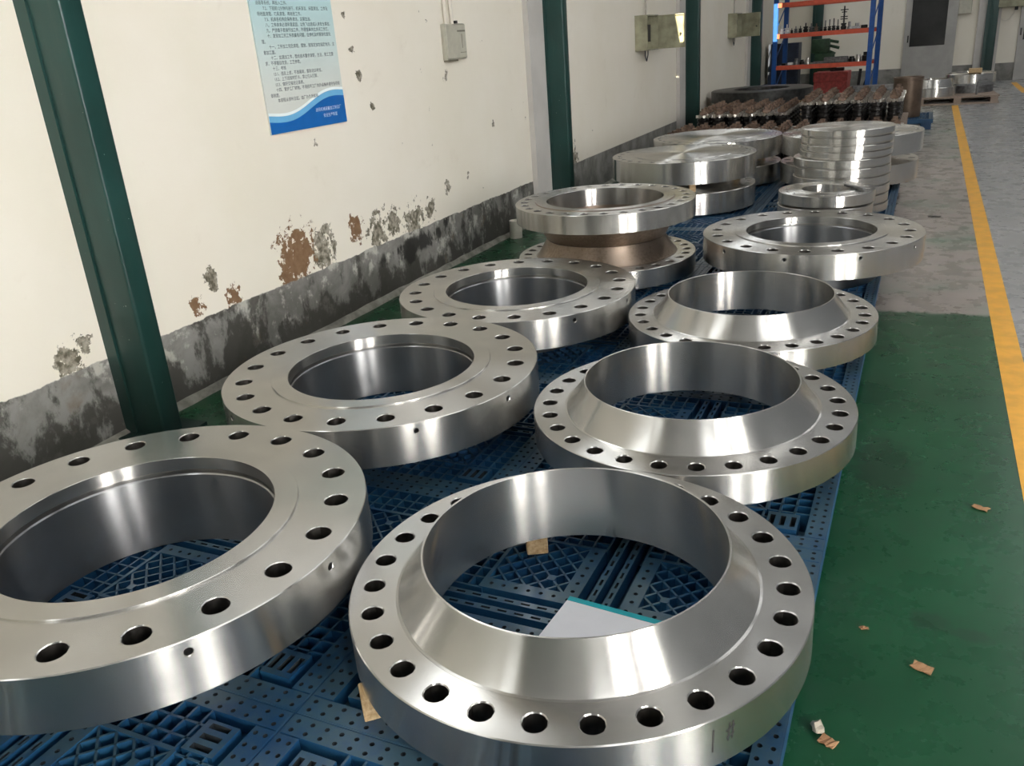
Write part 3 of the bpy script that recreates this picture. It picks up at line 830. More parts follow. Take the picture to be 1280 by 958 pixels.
def pallet_meshes():
    """list of (name, mesh, loc, rotz) for one pallet, centred on its own middle"""
    out = []
    def mk(name, bm):
        bmesh.ops.remove_doubles(bm, verts=bm.verts, dist=1e-5)
        bmesh.ops.recalc_face_normals(bm, faces=bm.faces)
        me = bpy.data.meshes.new(name)
        bm.to_mesh(me); bm.free()
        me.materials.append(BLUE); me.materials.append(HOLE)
        return me
    bm = bmesh.new()
    holed_strip(bm, -PH + 0.004, PH - 0.004, PH - 0.062, PH - 0.004, PT, 26, 2)
    edge = mk('edge_band', bm)
    bm = bmesh.new()
    holed_strip(bm, -PH + 0.066, PH - 0.066, PH - 0.062, PH - 0.004, PT, 25, 2)
    edge2 = mk('edge_band', bm)
    bm = bmesh.new()
    box(bm, -PH, PH, PH - 0.006, PH, 0.09, PT - 0.001)
    rim = mk('rim', bm)
    bm = bmesh.new()
    holed_strip(bm, 0.062, 0.345, 0.062, 0.110, PT, 7, 1)
    inner1 = mk('inner_band', bm)
    bm = bmesh.new()
    holed_strip(bm, 0.062, 0.110, 0.110, 0.345, PT, 1, 6)
    inner2 = mk('inner_band', bm)
    # slats in the cross shaped channel
    bm = bmesh.new(); slot_slat(bm, 0.062, 0.47, 0.012, 0.034, PT, 8); s1 = mk('slat', bm)
    bm = bmesh.new(); slot_slat(bm, 0.062, 0.47, -0.034, -0.012, PT, 8); s2 = mk('slat', bm)
    # corner plate with three slots
    bm = bmesh.new()
    for k in range(3):
        slot_slat(bm, 0.36, 0.455, 0.36 + 0.032 * k, 0.36 + 0.032 * (k + 1), PT, 1, fr=0.62, wd=0.5)
    plate = mk('corner_plate', bm)
    # diagonal rib field and square rib field of one quadrant
    bm = bmesh.new()
    t = 0.0032
    lo_, hi_ = 0.110, 0.345
    pit = 0.0588
    def rib(p, q, zt=PT - 0.003, dz=0.07, w=t):
        d = Vector((q[0] - p[0], q[1] - p[1])).normalized()
        n = Vector((-d.y, d.x)) * w
        vs = [bm.verts.new((u[0] + n.x * s, u[1] + n.y * s, z)) for z in (zt, zt - dz) for u, s in ((p, 1), (q, 1), (q, -1), (p, -1))]
        bm.faces.new(vs[0:4])
        for k in range(4):
            j = (k + 1) % 4
            bm.faces.new((vs[k], vs[j], vs[4 + j], vs[4 + k]))
    L = hi_ - lo_
    for k in range(-3, 4):
        c = k * pit
        a0, a1 = max(0.0, -c), min(L, L - c)
        if a1 - a0 > 0.02:
            rib((lo_ + a0, lo_ + a0 + c), (lo_ + a1, lo_ + a1 + c))
            rib((hi_ - a0, lo_ + a0 + c), (hi_ - a1, lo_ + a1 + c))
    for fx, fy in ((lo_ + L * .25, lo_ + L * .25), (lo_ + L * .75, lo_ + L * .75)):
        box(bm, fx - 0.012, fx + 0.012, fy - 0.012, fy + 0.012, PT - 0.03, PT - 0.001)
    diag = mk('diagonal_grid', bm)
    bm = bmesh.new()
    w0, w1 = 0.345, PH - 0.062
    rib((0.062, w0 + 0.006), (w0 + 0.006, w0 + 0.006), PT, 0.07, 0.006)
    rib((w0 + 0.006, 0.062), (w0 + 0.006, w0 + 0.006), PT, 0.07, 0.006)
    for k in range(1, 3):
        z = w0 + (w1 - w0) * k / 3
        rib((0.062, z), (0.36, z)); rib((z, 0.062), (z, 0.36))
    x = 0.062
    while x < 0.36:
        rib((x, w0), (x, w1)); rib((w0, x), (w1, x))
        x += 0.047
    sq = mk('square_grid', bm)
    bm = bmesh.new()
    for fx in (-0.42, 0.0, 0.42):
        for fy in (-0.42, 0.0, 0.42):
            pass
    box(bm, -0.075, 0.075, -0.075, 0.075, 0.0, 0.10)
    foot = mk('foot', bm)
    bm = bmesh.new()
    box(bm, -PH + 0.07, PH - 0.07, -PH + 0.07, PH - 0.07, 0.070, 0.076)
    under = mk('under_web', bm)
    for k in range(4):
        r = k * pi / 2
        out += [('edge_band', edge if k % 2 == 0 else edge2, (0, 0, 0), r), ('rim', rim, (0, 0, 0), r), ('inner_band', inner1, (0, 0, 0), r), ('inner_band', inner2, (0, 0, 0), r), ('slat', s1, (0, 0, 0), r), ('slat', s2, (0, 0, 0), r),
                ('corner_plate', plate, (0, 0, 0), r), ('diagonal_grid', diag, (0, 0, 0), r), ('square_grid', sq, (0, 0, 0), r)]
    for fx in (-0.45, 0.0, 0.45):
        for fy in (-0.45, 0.0, 0.45):
            out.append(('foot', foot, (fx, fy, 0), 0))
    out.append(('under_web', under, (0, 0, 0), 0))
    return out
PMESH = pallet_meshes()
def pallet(x, y, label, rz=0.0, group='blue pallets under the flanges'):
    t = thing('plastic_pallet', label, 'pallet', (x, y, 0), rz, group)
    for nm, me, loc, r in PMESH:
        link(nm, me, t, loc, (0, 0, r))
    return t
under_r = ['in front of and under the nearest neck up flange', 'under the middle of the nearest neck up flange', 'under the second neck up flange', 'under the third neck up flange',
           'behind the third neck up flange', 'under the wide grooved flange of the right row', 'under the tall ring stack', 'under the drilled pair behind the ring stack', 'in front of the spindles on the right']
under_l = ['at the bottom left under the biggest grooved flange', 'under the back of the biggest grooved flange', 'under the middle grooved flange', 'under the third grooved flange',
           'under the neck to neck pair', 'behind the neck to neck pair', 'under the nearer blind pair', 'between the two blind pairs', 'under the farther blind pair']
for k in range(9):
    yc = 0.651 + 1.092 * k
    if k == 8:
        yc = 0.651 + 1.092 * 8
    pallet(-0.697, yc, 'blue pallet, right row, ' + under_r[k])
    pallet(-1.789, yc + (0.0 if k < 2 else 0.0), 'blue pallet, left row, ' + under_l[k])

# ------------------------------------------------------------------ rusty spindles in rows
def spindle_meshes():
    bm = bmesh.new()
    prof = [(0, 0), (0.075, 0)]
    z = 0.0
    for k in range(5):
        z0 = k * 0.055
        prof += [(0.075, z0 + 0.004), (0.078, z0 + 0.012), (0.078, z0 + 0.034), (0.066, z0 + 0.042), (0.066, z0 + 0.052)]
    prof += [(0.06, 0.28), (0, 0.28)]
    lathe(bm, prof, 14)
    body = bmesh.new()
    bmesh.ops.recalc_face_normals(bm, faces=bm.faces)
    me_b = bpy.data.meshes.new('ribbed_body'); bm.to_mesh(me_b); bm.free(); body.free()
    me_b.materials.append(OIL)
    bm = bmesh.new()
    for k in range(9):
        a = 2 * pi * k / 9
        M = Matrix.Rotation(a, 4, 'Z')
        box(bm, 0.050, 0.097, -0.013, 0.013, 0.270, 0.304, M=M)
    cyl(bm, 0.055, 0.27, 0.292, 12)
    bmesh.ops.recalc_face_normals(bm, faces=bm.faces)
    me_c = bpy.data.meshes.new('toothed_collar'); bm.to_mesh(me_c); bm.free()
    me_c.materials.append(BRIGHT)
    bm = bmesh.new()
    cyl(bm, 0.042, 0.285, 0.315, 10)
    box(bm, -0.045, 0.045, -0.045, 0.045, 0.312, 0.350)
    box(bm, -0.024, 0.024, -0.024, 0.024, 0.350, 0.385)
    bmesh.ops.recalc_face_normals(bm, faces=bm.faces)
    me_h = bpy.data.meshes.new('square_head'); bm.to_mesh(me_h); bm.free()
    me_h.materials.append(RUST)
    return me_b, me_c, me_h
SPM = spindle_meshes()
def spindle(x, y, z, label, group):
    t = thing('ribbed_spindle', label, 'spindle', (x, y, z), random.uniform(0, 6.28), group)
    link('ribbed_body', SPM[0], t); link('toothed_collar', SPM[1], t); link('square_head', SPM[2], t)
ORD = ['first','second','third','fourth','fifth','sixth','seventh','eighth','ninth','tenth','eleventh','twelfth','thirteenth']
def crate_deck(x0, x1, y0, y1, z0, z1, label):
    t = thing('wood_skid', label, 'skid', ((x0 + x1) / 2, (y0 + y1) / 2, z0))
    w, d = (x1 - x0) / 2, (y1 - y0) / 2
    n = max(3, int(2 * d / 0.16))
    for k in range(n):
        ya = -d + 2 * d * k / n
        finish(boxes((-w, w, ya + 0.006, ya + 2 * d / n - 0.006, z1 - z0 - 0.025, z1 - z0)), 'plank', OLDWOOD, t, 0)
    for xx in (-w + 0.05, 0, w - 0.05):
        finish(boxes((xx - 0.045, xx + 0.045, -d, d, 0.0, z1 - z0 - 0.025)), 'bearer', OLDWOOD, t, 0)
crate_deck(-2.90, -0.18, 10.02, 11.52, 0.0, 0.12, 'low wood skid under the front tier of rusty spindles')
for i in range(13):
    for j in range(7):
        spindle(-2.74 + 0.203 * i, 10.13 + 0.205 * j, 0.1205, 'rusty headed black spindle, %s tier, %s column from left, %s row from front' % ('front', ORD[i], ORD[j]), 'front tier of spindles')
crate_deck(-2.86, -1.52, 11.75, 13.35, 0.0, 0.25, 'wood skid under the rear left tier of rusty spindles')
for i in range(6):
    for j in range(7):
        spindle(-2.70 + 0.205 * i, 11.90 + 0.215 * j, 0.2505, 'rusty headed black spindle, %s tier, %s column from left, %s row from front' % ('rear left', ORD[i], ORD[j]), 'rear left tier of spindles')
crate_deck(-1.47, -0.20, 11.75, 13.35, 0.0, 0.36, 'tall wood skid under the rear right tier of rusty spindles')
for i in range(6):
    for j in range(7):
        spindle(-1.37 + 0.205 * i, 11.90 + 0.215 * j, 0.3605, 'rusty headed black spindle, %s tier, %s column from left, %s row from front' % ('rear right', ORD[i], ORD[j]), 'rear right tier of spindles')
# wide dark ring lying behind the rear left tier
t = thing('dark_ring', 'wide dark iron ring lying on timbers behind the rear left spindles', 'ring', (-2.45, 15.0, 0.49))
bm = bmesh.new(); lathe(bm, [(0.80, 0), (0.80, 0.17), (0.78, 0.18), (0.45, 0.18), (0.44, 0.17), (0.44, 0)], 64, True); finish(bm, 'ring_body', simple('dark_cast_iron', (0.05, 0.05, 0.048), 0.4, 0.6, var=0.4), t, 30)
for k in range(3):
    block(-2.45 + 0.6 * (k - 1), 15.0, 0.12, 0.9, 0.0, 0.4895, 0, 'stout timber under the dark iron ring, ' + ('left', 'middle', 'right')[k], 'timbers under the dark ring')

# ------------------------------------------------------------------ drum on a pallet, right end of the spindles
pallet(-0.42, 15.0, 'blue plastic pallet under the brown drum', 0, 'blue pallet under the drum')
t = thing('iron_drum', 'brown open iron drum standing on a blue pallet right of the spindles', 'drum', (-0.265, 14.95, PT + 0.001))
bm = bmesh.new(); lathe(bm, [(0, 0), (0.20, 0), (0.205, 0.01), (0.205, 0.55), (0.21, 0.555), (0.21, 0.575), (0.19, 0.575), (0.188, 0.02), (0, 0.02)], 48); finish(bm, 'shell', DRUM, t, 35)
bm = bmesh.new(); lathe(bm, [(0.205, 0.535), (0.213, 0.54), (0.216, 0.56), (0.213, 0.58), (0.188, 0.58), (0.186, 0.56)], 48, True); finish(bm, 'rim_hoop', DRUM, t, 40)

# ------------------------------------------------------------------ flanges on a timber pallet at the far end
wp = thing('wood_pallet', 'weathered timber pallet across the end of the yellow line', 'pallet', (0.50, 18.85, 0), R(3))
for k in range(6):
    finish(boxes((-0.68, 0.68, -0.52 + 0.176 * k, -0.52 + 0.176 * k + 0.15, 0.115, 0.145)), 'deck_board', OLDWOOD, wp, 0)
for xx in (-0.62, 0.0, 0.60):
    finish(boxes((xx - 0.06, xx + 0.06, -0.52, 0.50, 0.03, 0.115)), 'bearer', OLDWOOD, wp, 0)
for yy2 in (-0.47, 0.42):
    finish(boxes((-0.68, 0.68, yy2 - 0.05, yy2 + 0.05, 0.0, 0.03)), 'bottom_board', OLDWOOD, wp, 0)
def small_flange(x, y, z, r1, t1, rt, nh, rb, label, m=STEEL):
    o = thing('far_flange', label, 'flange', (x, y, z), 0, 'flanges on the timber pallet')
    bm = bmesh.new(); lathe(bm, [(rb, 0), (r1, 0), (r1, t1 - 0.004), (r1 - 0.004, t1), (rb, t1)], 96, True); finish(bm, 'bolt_plate', m, o, 30)
    bm = bmesh.new(); lathe(bm, [(rb - 0.002, 0.001), (rb - 0.002, t1 + nh), (rt, t1 + nh), (rt + 0.04, t1), (rt + 0.04, 0.001)], 96, True); finish(bm, 'neck', m, o, 30)
    return o
small_flange(0.10, 18.75, 0.1455, 0.40, 0.16, 0.33, 0.14, 0.28, 'bright flange at the left front of the timber pallet by the drum')
small_flange(0.78, 19.30, 0.1455, 0.36, 0.14, 0.30, 0.02, 0.24, 'dark flange on the right of the timber pallet, lowest of its pile', GREYIRON)
small_flange(0.74, 19.50, 0.3065, 0.44, 0.17, 0.36, 0.02, 0.30, 'wide flange on top of the dark one on the timber pallet')
tag(finish(bev(boxes((-0.11, 0.11, -0.08, 0.08, 0, 0.08)), 0.004, 1), 'wood_block', WOOD, None, 0, loc=(0.80, 19.14, 0.4975)), 'small wood block lying on top of the wide flange at the far end', 'block')
bm = bmesh.new(); tube(bm, [(0.83, 18.42, 0.16), (0.83, 18.42, 0.36), (0.85, 18.42, 0.41), (0.90, 18.42, 0.42), (0.98, 18.42, 0.42)], 0.018)
tag(finish(bm, 'bent_rod', GREYIRON, None, 40), 'bent steel rod standing hooked over at the right of the timber pallet', 'rod')

# ------------------------------------------------------------------ orange and blue rack
rk = thing('storage_rack', 'blue and orange steel storage rack loaded with tools near the back wall', 'rack', (-2.93, 19.40, 0), R(-7))
RW, RD = 1.86, 0.80
for px_, py_ in ((0, 0), (RW, 0), (0, RD), (RW, RD)):
    bm = boxes((px_ - 0.045, px_ + 0.045, py_ - 0.03, py_ + 0.03, 0.0, 2.5))
    post = finish(bm, 'upright_post', RACKB, rk, 0)
for zb in (0.735, 1.345, 1.93):
    for py_ in (0, RD):
        finish(boxes((0.045, RW - 0.045, py_ - 0.025, py_ + 0.025, zb, zb + 0.085)), 'shelf_beam', RACKO, rk, 0)
    for k in range(5):
        finish(boxes((0.05 + (RW - 0.1) * k / 5 + 0.004, 0.05 + (RW - 0.1) * (k + 1) / 5 - 0.004, 0.026, RD - 0.026, zb + 0.066, zb + 0.084)), 'shelf_board', GREYIRON, rk, 0)
for px_ in (0, RW):
    for zb in (0.3, 0.9, 1.5, 2.1):
        bm = bmesh.new(); tube(bm, [(px_, 0.03, zb), (px_, RD - 0.03, zb + 0.5)], 0.012, 6)
        finish(bm, 'brace', RACKB, rk, 30)
MR = Matrix.Translation((-2.93, 19.40, 0)) @ Matrix.Rotation(R(-7), 4, 'Z')
def onrack(u, v, z):
    return MR @ Vector((u, v, z))
def tool_holder(u, v, z, s, label, kind=0, m=None):
    p = onrack(u, v, z)
    o = thing('tool_holder', label, 'tool', p, random.uniform(0, 6), 'tool holders on the middle shelf')
    bm = bmesh.new()
    lathe(bm, [(0, 0), (0.035 * s, 0), (0.045 * s, 0.03), (0.045 * s, 0.05 * s), (0.03 * s, 0.06 * s), (0.03 * s, 0.07 * s), (0.045 * s, 0.08 * s), (0.04 * s, 0.10 * s), (0, 0.10 * s)], 14)
    finish(bm, 'taper_body', m or OIL, o, 30)
    bm = bmesh.new()
    cyl(bm, 0.012 * s, 0.099 * s, (0.16 + 0.1 * kind) * s, 8)
    if kind == 2:
        for k in range(6):
            box(bm, -0.06 * s, 0.06 * s, -0.004, 0.004, (0.12 + 0.035 * k) * s, (0.135 + 0.035 * k) * s, M=Matrix.Rotation(k * 0.9, 4, 'Z'))
    finish(bm, 'cutter', m or OIL, o, 30)
zm = 1.43
WHT = simple('white_enamel_mug', (0.80, 0.80, 0.78), 0.4, var=0.05)
for k, (u, s, kind, m, lab) in enumerate([(0.10, 1.0, 0, WHT, 'pale stubby tool holder at the left end of the middle shelf'), (0.20, 1.1, 0, WHT, 'second pale stubby tool holder from the left on the middle shelf'),
        (0.30, 0.6, 0, OIL, 'tiny dark tool holder third from the left on the middle shelf'), (0.38, 0.8, 0, GREYIRON, 'grey tool holder fourth from the left on the middle shelf'), (0.47, 0.8, 0, OIL, 'dark tool holder fifth from the left on the middle shelf'),
        (0.575, 1.1, 0, OIL, 'broad dark tool holder sixth from the left on the middle shelf'), (0.685, 1.0, 0, GREYIRON, 'grey tool holder seventh from the left on the middle shelf'), (0.785, 0.95, 0, RUST, 'rusty tool holder in the middle of the middle shelf'),
        (0.88, 0.75, 1, OIL, 'slim dark cutter just right of the rusty tool holder'), (0.96, 0.75, 1, OIL, 'second slim dark cutter right of the rusty tool holder'), (1.04, 0.8, 1, OIL, 'third slim dark cutter right of the rusty tool holder'),
        (1.12, 0.85, 1, OIL, 'tallest slim dark cutter on the middle shelf'), (1.20, 0.75, 1, OIL, 'last slim dark cutter left of the bristly one'), (1.31, 1.2, 2, OIL, 'bristly dark toothed cutter on the middle shelf')]):
    tool_holder(u, 0.12, zm, s, lab, kind, m)
bm = boxes((-0.11, 0.11, -0.08, 0.08, 0, 0.05), (-0.10, -0.06, -0.05, 0.05, 0.05, 0.14), (0.03, 0.10, -0.05, 0.05, 0.05, 0.10))
tag(finish(bev(bm, 0.006, 1), 'machine_vise', GREYIRON, None, 0, loc=onrack(1.50, 0.12, zm + 0.0005), rot=(0, 0, 0.2)), 'grey machine vise near the right end of the middle shelf', 'vise')
bm = boxes((-0.05, 0.05, -0.05, 0.05, 0, 0.06))
tag(finish(bev(bm, 0.01, 1), 'iron_block', OIL, None, 0, loc=onrack(1.70, 0.12, zm + 0.0005), rot=(0, 0, 0.4)), 'small dark iron block at the right end of the middle shelf', 'block')
zl = 0.82
def cube_item(name, u, w, d, h, m, label, cat, v=0.14, rz=0.0):
    return tag(finish(bev(boxes((-w / 2, w / 2, -d / 2, d / 2, 0, h)), min(w, d, h) * 0.12, 1), name, m, None, 0, loc=onrack(u, v, zl + 0.0005), rot=(0, 0, R(-7) + rz)), label, cat)
cube_item('steel_bar', 1.20, 0.46, 0.10, 0.11, GREYIRON, 'long grey steel bar on the lowest shelf', 'bar')
cube_item('steel_plate', 0.86, 0.18, 0.16, 0.04, GREYIRON, 'low grey plate left of the long bar on the lowest shelf', 'plate')
cube_item('iron_block', 0.30, 0.10, 0.10, 0.05, WHT, 'pale block at the left of the lowest shelf', 'block')
cube_item('iron_block', 0.16, 0.08, 0.10, 0.04, OIL, 'dark block at the far left of the lowest shelf', 'block')
for k, (u, r, h, m, lab) in enumerate([(0.42, 0.05, 0.12, GREYIRON, 'grey chuck second item from the left on the lowest shelf'), (0.53, 0.05, 0.09, OIL, 'dark chuck near the green machine head'), (0.645, 0.05, 0.13, BRIGHT, 'bright chuck under the green machine head'),
        (1.505, 0.065, 0.10, OIL, 'dark round chuck right of the long bar'), (1.63, 0.05, 0.13, BRIGHT, 'bright upright chuck near the right post'), (1.77, 0.075, 0.17, OIL, 'large dark chuck against the right post')]):
    bm = bmesh.new(); lathe(bm, [(0, 0), (r, 0), (r, h * 0.6), (r * 0.7, h * 0.65), (r * 0.7, h), (0, h)], 18)
    tag(finish(bm, 'lathe_chuck', m, None, 30, loc=onrack(u, 0.13, zl + 0.0005)), lab, 'chuck', 'chucks on the lowest shelf')
# green machine and dark cabinet behind the left end of the rack
t = thing('green_machine', 'dark green machine with spread arms standing behind the rack', 'machine', (-2.15, 21.45, 0))
finish(bev(boxes((-0.20, 0.20, -0.18, 0.18, 0.0, 0.95)), 0.02, 2), 'pedestal', GREENM, t, 30)
finish(bev(boxes((-0.28, 0.10, -0.14, 0.14, 0.95, 1.25)), 0.03, 2), 'head_casting', GREENM, t, 30)
for k, (u, w) in enumerate(((0.28, 0.10), (0.30, 0.22), (0.22, 0.34))):
    bm = bmesh.new(); tube(bm, [(-0.2, 0, 1.15 - 0.07 * k), (0.02, 0, 1.22 - 0.1 * k), (u, 0, 1.16 - 0.12 * k)], 0.03, 8)
    finish(bm, 'arm', GREENM, t, 40)
t = thing('steel_cabinet', 'dark blue steel cabinet behind the left post of the rack', 'cabinet', (-2.84, 20.95, 0))
finish(boxes((-0.42, 0.22, -0.25, 0.25, 0.0, 1.22)), 'body', NAVY, t, 0)
finish(boxes((-0.40, -0.11, -0.268, -0.25, 0.05, 1.18)), 'door', NAVY, t, 0)
finish(boxes((-0.09, 0.20, -0.268, -0.25, 0.05, 1.18)), 'door', NAVY, t, 0)
# red toolbox under the rack with a black tool on it
t = thing('tool_chest', 'faded red tool chest on the floor under the rack', 'chest', (-1.86, 20.55, 0), R(-5))
finish(bev(boxes((-0.36, 0.32, -0.22, 0.22, 0.0, 0.40)), 0.012, 1), 'body', RED, t, 0)
finish(bev(boxes((-0.37, 0.33, -0.23, 0.23, 0.401, 0.60)), 0.015, 1), 'lid', RED, t, 0)
t = thing('hand_grinder', 'black hand tool lying on top of the red tool chest', 'tool', (-1.80, 20.52, 0.601), R(-10))
finish(bev(boxes((-0.13, 0.16, -0.04, 0.04, 0.0, 0.07)), 0.015, 2), 'motor_body', BLACK, t, 30)
bm = bmesh.new(); cyl(bm, 0.06, 0.0, 0.13, 14, cx=-0.06); finish(bm, 'gear_head', BLACK, t, 30)
for k, (x, l, a) in enumerate(((-1.46, 0.62, 4), (-1.40, 0.60, 16))):
    bm = boxes((-0.03, 0.03, -0.02, 0.02, 0, l))
    tag(finish(bev(bm, 0.006, 1), 'iron_bar', OIL, None, 0, loc=(x + 0.10, 20.55, 0.0), rot=(0, R(a), 0)), 'dark iron bar standing %s right of the red tool chest' % ('upright' if k == 0 else 'leaning'), 'bar', 'bars by the tool chest')
# low dark bench behind the spindles, left of the drum
t = thing('low_bench', 'low dark steel bench behind the spindles, under the right rack post', 'bench', (-0.75, 17.6, 0))
finish(boxes((-0.55, 0.40, -0.2, 0.2, 0.34, 0.46)), 'bench_top', GREYIRON, t, 0)
for xx in (-0.48, 0.33):
    finish(boxes((xx - 0.04, xx + 0.04, -0.18, 0.18, 0.0, 0.34)), 'leg', GREYIRON, t, 0)

# ------------------------------------------------------------------ wall boxes
def pipe(pts, r, parent, m=CABLE, name='conduit'):
    bm = bmesh.new(); tube(bm, pts, r, 8); return finish(bm, name, m, parent, 40)
t = thing('switch_box', 'small grey wall switch box with two white pipes right of the blue notice', 'box', (XW, 6.185, 1.54))
finish(bev(boxes((0.0, 0.036, -0.16, 0.165, 0.0, 0.255)), 0.006, 2), 'enclosure', GREYBOX, t, 30)
finish(bev(boxes((0.0365, 0.044, -0.152, 0.157, 0.008, 0.247)), 0.003, 1), 'cover', GREYBOX, t, 30)
finish(boxes((0.0442, 0.0446, 0.02, 0.15, 0.196, 0.208), (0.0442, 0.0446, 0.085, 0.094, 0.08, 0.18), (0.0442, 0.0446, 0.05, 0.15, 0.046, 0.050)), 'printed_mark', simple('grey_print', (0.16, 0.15, 0.12), 0.6), t, 0)
finish(boxes((0.0, 0.034, -0.15, 0.02, -0.012, 0.0)), 'bottom_gland', simple('brown_gland', (0.16, 0.14, 0.10), 0.6), t, 0)
for yy2 in (-0.10, 0.0):
    pipe([(0.018, yy2, 0.25), (0.018, yy2 - 0.01, 0.6), (0.018, yy2 - 0.01, 3.8)], 0.015, t)
finish(boxes((0.02, 0.05, -0.002, 0.03, 0.255, 0.275)), 'cable_gland', BLACK, t, 0)

def open_box(y, z, label, lid_len, lid_h, lid_ang, mbox, fill):
    t = thing('electrical_box', label, 'box', (XW + 0.001, y, z))
    w, h = 0.50, 0.41
    finish(boxes((0.001, 0.012, -w / 2, w / 2, 0, h), (0.012, 0.16, -w / 2, -w / 2 + 0.012, 0, h), (0.012, 0.16, w / 2 - 0.012, w / 2, 0, h), (0.012, 0.16, -w / 2 + 0.012, w / 2 - 0.012, 0, 0.012), (0.012, 0.16, -w / 2 + 0.012, w / 2 - 0.012, h - 0.012, h)), 'enclosure', mbox, t, 0)
    finish(boxes((0.013, 0.10, -0.10, 0.10, 0.10, 0.30)), 'breaker', BLACK, t, 0)
    lid = finish(boxes((0.0, lid_len, -0.012, 0.0, 0.0, lid_h), (0.0, lid_len, -0.03, -0.012, 0.0, 0.012), (0.0, lid_len, -0.03, -0.012, lid_h - 0.012, lid_h), (lid_len - 0.012, lid_len, -0.03, -0.012, 0.0, lid_h)), 'door', mbox, t, 0, loc=(0.16, w / 2, 0.005), rot=(0, 0, R(lid_ang)))
    bm = bmesh.new(); cyl(bm, 0.012, 0, 0.02, 10)
    for v in bm.verts: v.co = Vector((lid_len - 0.05 + v.co.x, -0.03 - v.co.z, lid_h * 0.42 + v.co.y))
    finish(bm, 'lock', BLACK, lid, 30)
    pipe([(0.04, 0.10, h - 0.01), (0.04, 0.09, 1.0), (0.04, 0.09, 4.0)], 0.012, t, simple('grey_conduit', (0.42, 0.39, 0.33), 0.5))
    for yy3 in (0.02, 0.14):
        pipe([(0.05, yy3, 0.01), (0.05, yy3, -0.06), (0.05, 0.08, -0.13)], 0.007, t, BLACK, 'cable')
    return t
open_box(11.20, 1.43, 'olive electrical box on the wall with its lid swung open beside a green column', 0.36, 0.395, -6, OLIVE, None)
open_box(16.85, 1.45, 'dark olive electrical box with open lid, farther along the left wall', 0.36, 0.395, -18, OLIVE, None)
t = thing('wall_box', 'small cream box on the back wall between the glazed door and the pier', 'box', (0.64, YB, 1.53))
finish(bev(boxes((-0.14, 0.14, -0.10, 0.0, 0.0, 0.42)), 0.01, 1), 'enclosure', GREYBOX, t, 0)
finish(bev(boxes((-0.13, 0.13, -0.112, -0.1005, 0.01, 0.41)), 0.004, 1), 'cover', GREYBOX, t, 0)
t = thing('water_heater', 'beige box with a hanging cable on the back wall left of the far right door', 'box', (1.57, YB, 1.60))
finish(bev(boxes((-0.26, 0.26, -0.22, 0.0, 0.0, 0.6)), 0.02, 2), 'enclosure', OLIVE, t, 30)
pipe([(0.10, -0.06, 0.0), (0.08, -0.06, -0.14), (0.0, -0.06, -0.26), (-0.10, -0.06, -0.28), (-0.18, -0.06, -0.22), (-0.22, -0.06, -0.10)], 0.010, t, CABLE, 'cable')
bm = bmesh.new(); cyl(bm, 0.035, -0.07, 0.0, 10, cx=0.12, cy=-0.1); finish(bm, 'outlet_nozzle', BLACK, t, 30)

# ------------------------------------------------------------------ safety notice on the left wall
SY, SZ, SWd, SHt = 3.935, 1.236, 0.735, 1.12
sg = thing('safety_notice', 'pale blue printed rule board with a blue wave along its foot on the left wall', 'sign', (XW, SY, SZ))
def mat_sign():
    m, nt, b = nmat('pale_blue_print')
    z = nd(nt, 'ShaderNodeSeparateXYZ', {0: objco(nt)}).outputs[2]
    nt.links.new(mixc(nt, sstep(nt, z, 0.10, 0.80), (0.70, 0.72, 0.67, 1), (0.47, 0.68, 0.70, 1)), b.inputs['Base Color'])
    b.inputs['Roughness'].default_value = 0.35
    return m
finish(boxes((0.002, 0.012, 0, SWd, 0, SHt)), 'board', mat_sign(), sg, 0)
def wave(f, x, name, m):
    bm = bmesh.new()
    n = 40
    vs = []
    for i in range(n + 1):
        u = i / n
        vs.append((bm.verts.new((x, u * SWd, 0.001)), bm.verts.new((x, u * SWd, f(u)))))
    for (a, b), (c, d) in zip(vs[:-1], vs[1:]):
        bm.faces.new((a, c, d, b))
    return finish(bm, name, m, sg, 0)
base = lambda u: 0.108 + 0.045 * (u - 0.5) * 2 - 0.033 * sin(2 * pi * (u - 0.03)) * (0.85)
wave(lambda u: base(u) + 0.050, 0.0124, 'white_wave', simple('white_print', (0.85, 0.93, 0.93), 0.35, var=0.02))
wave(lambda u: base(u) + 0.034, 0.0128, 'light_blue_wave', simple('light_blue_print', (0.16, 0.45, 0.72), 0.35, var=0.03))
wave(base, 0.0132, 'blue_wave', simple('deep_blue_print', (0.005, 0.12, 0.42), 0.35, var=0.04))
TXT = simple('dark_grey_print', (0.10, 0.12, 0.14), 0.6)
TXW = simple('pale_lettering', (0.62, 0.72, 0.85), 0.6)
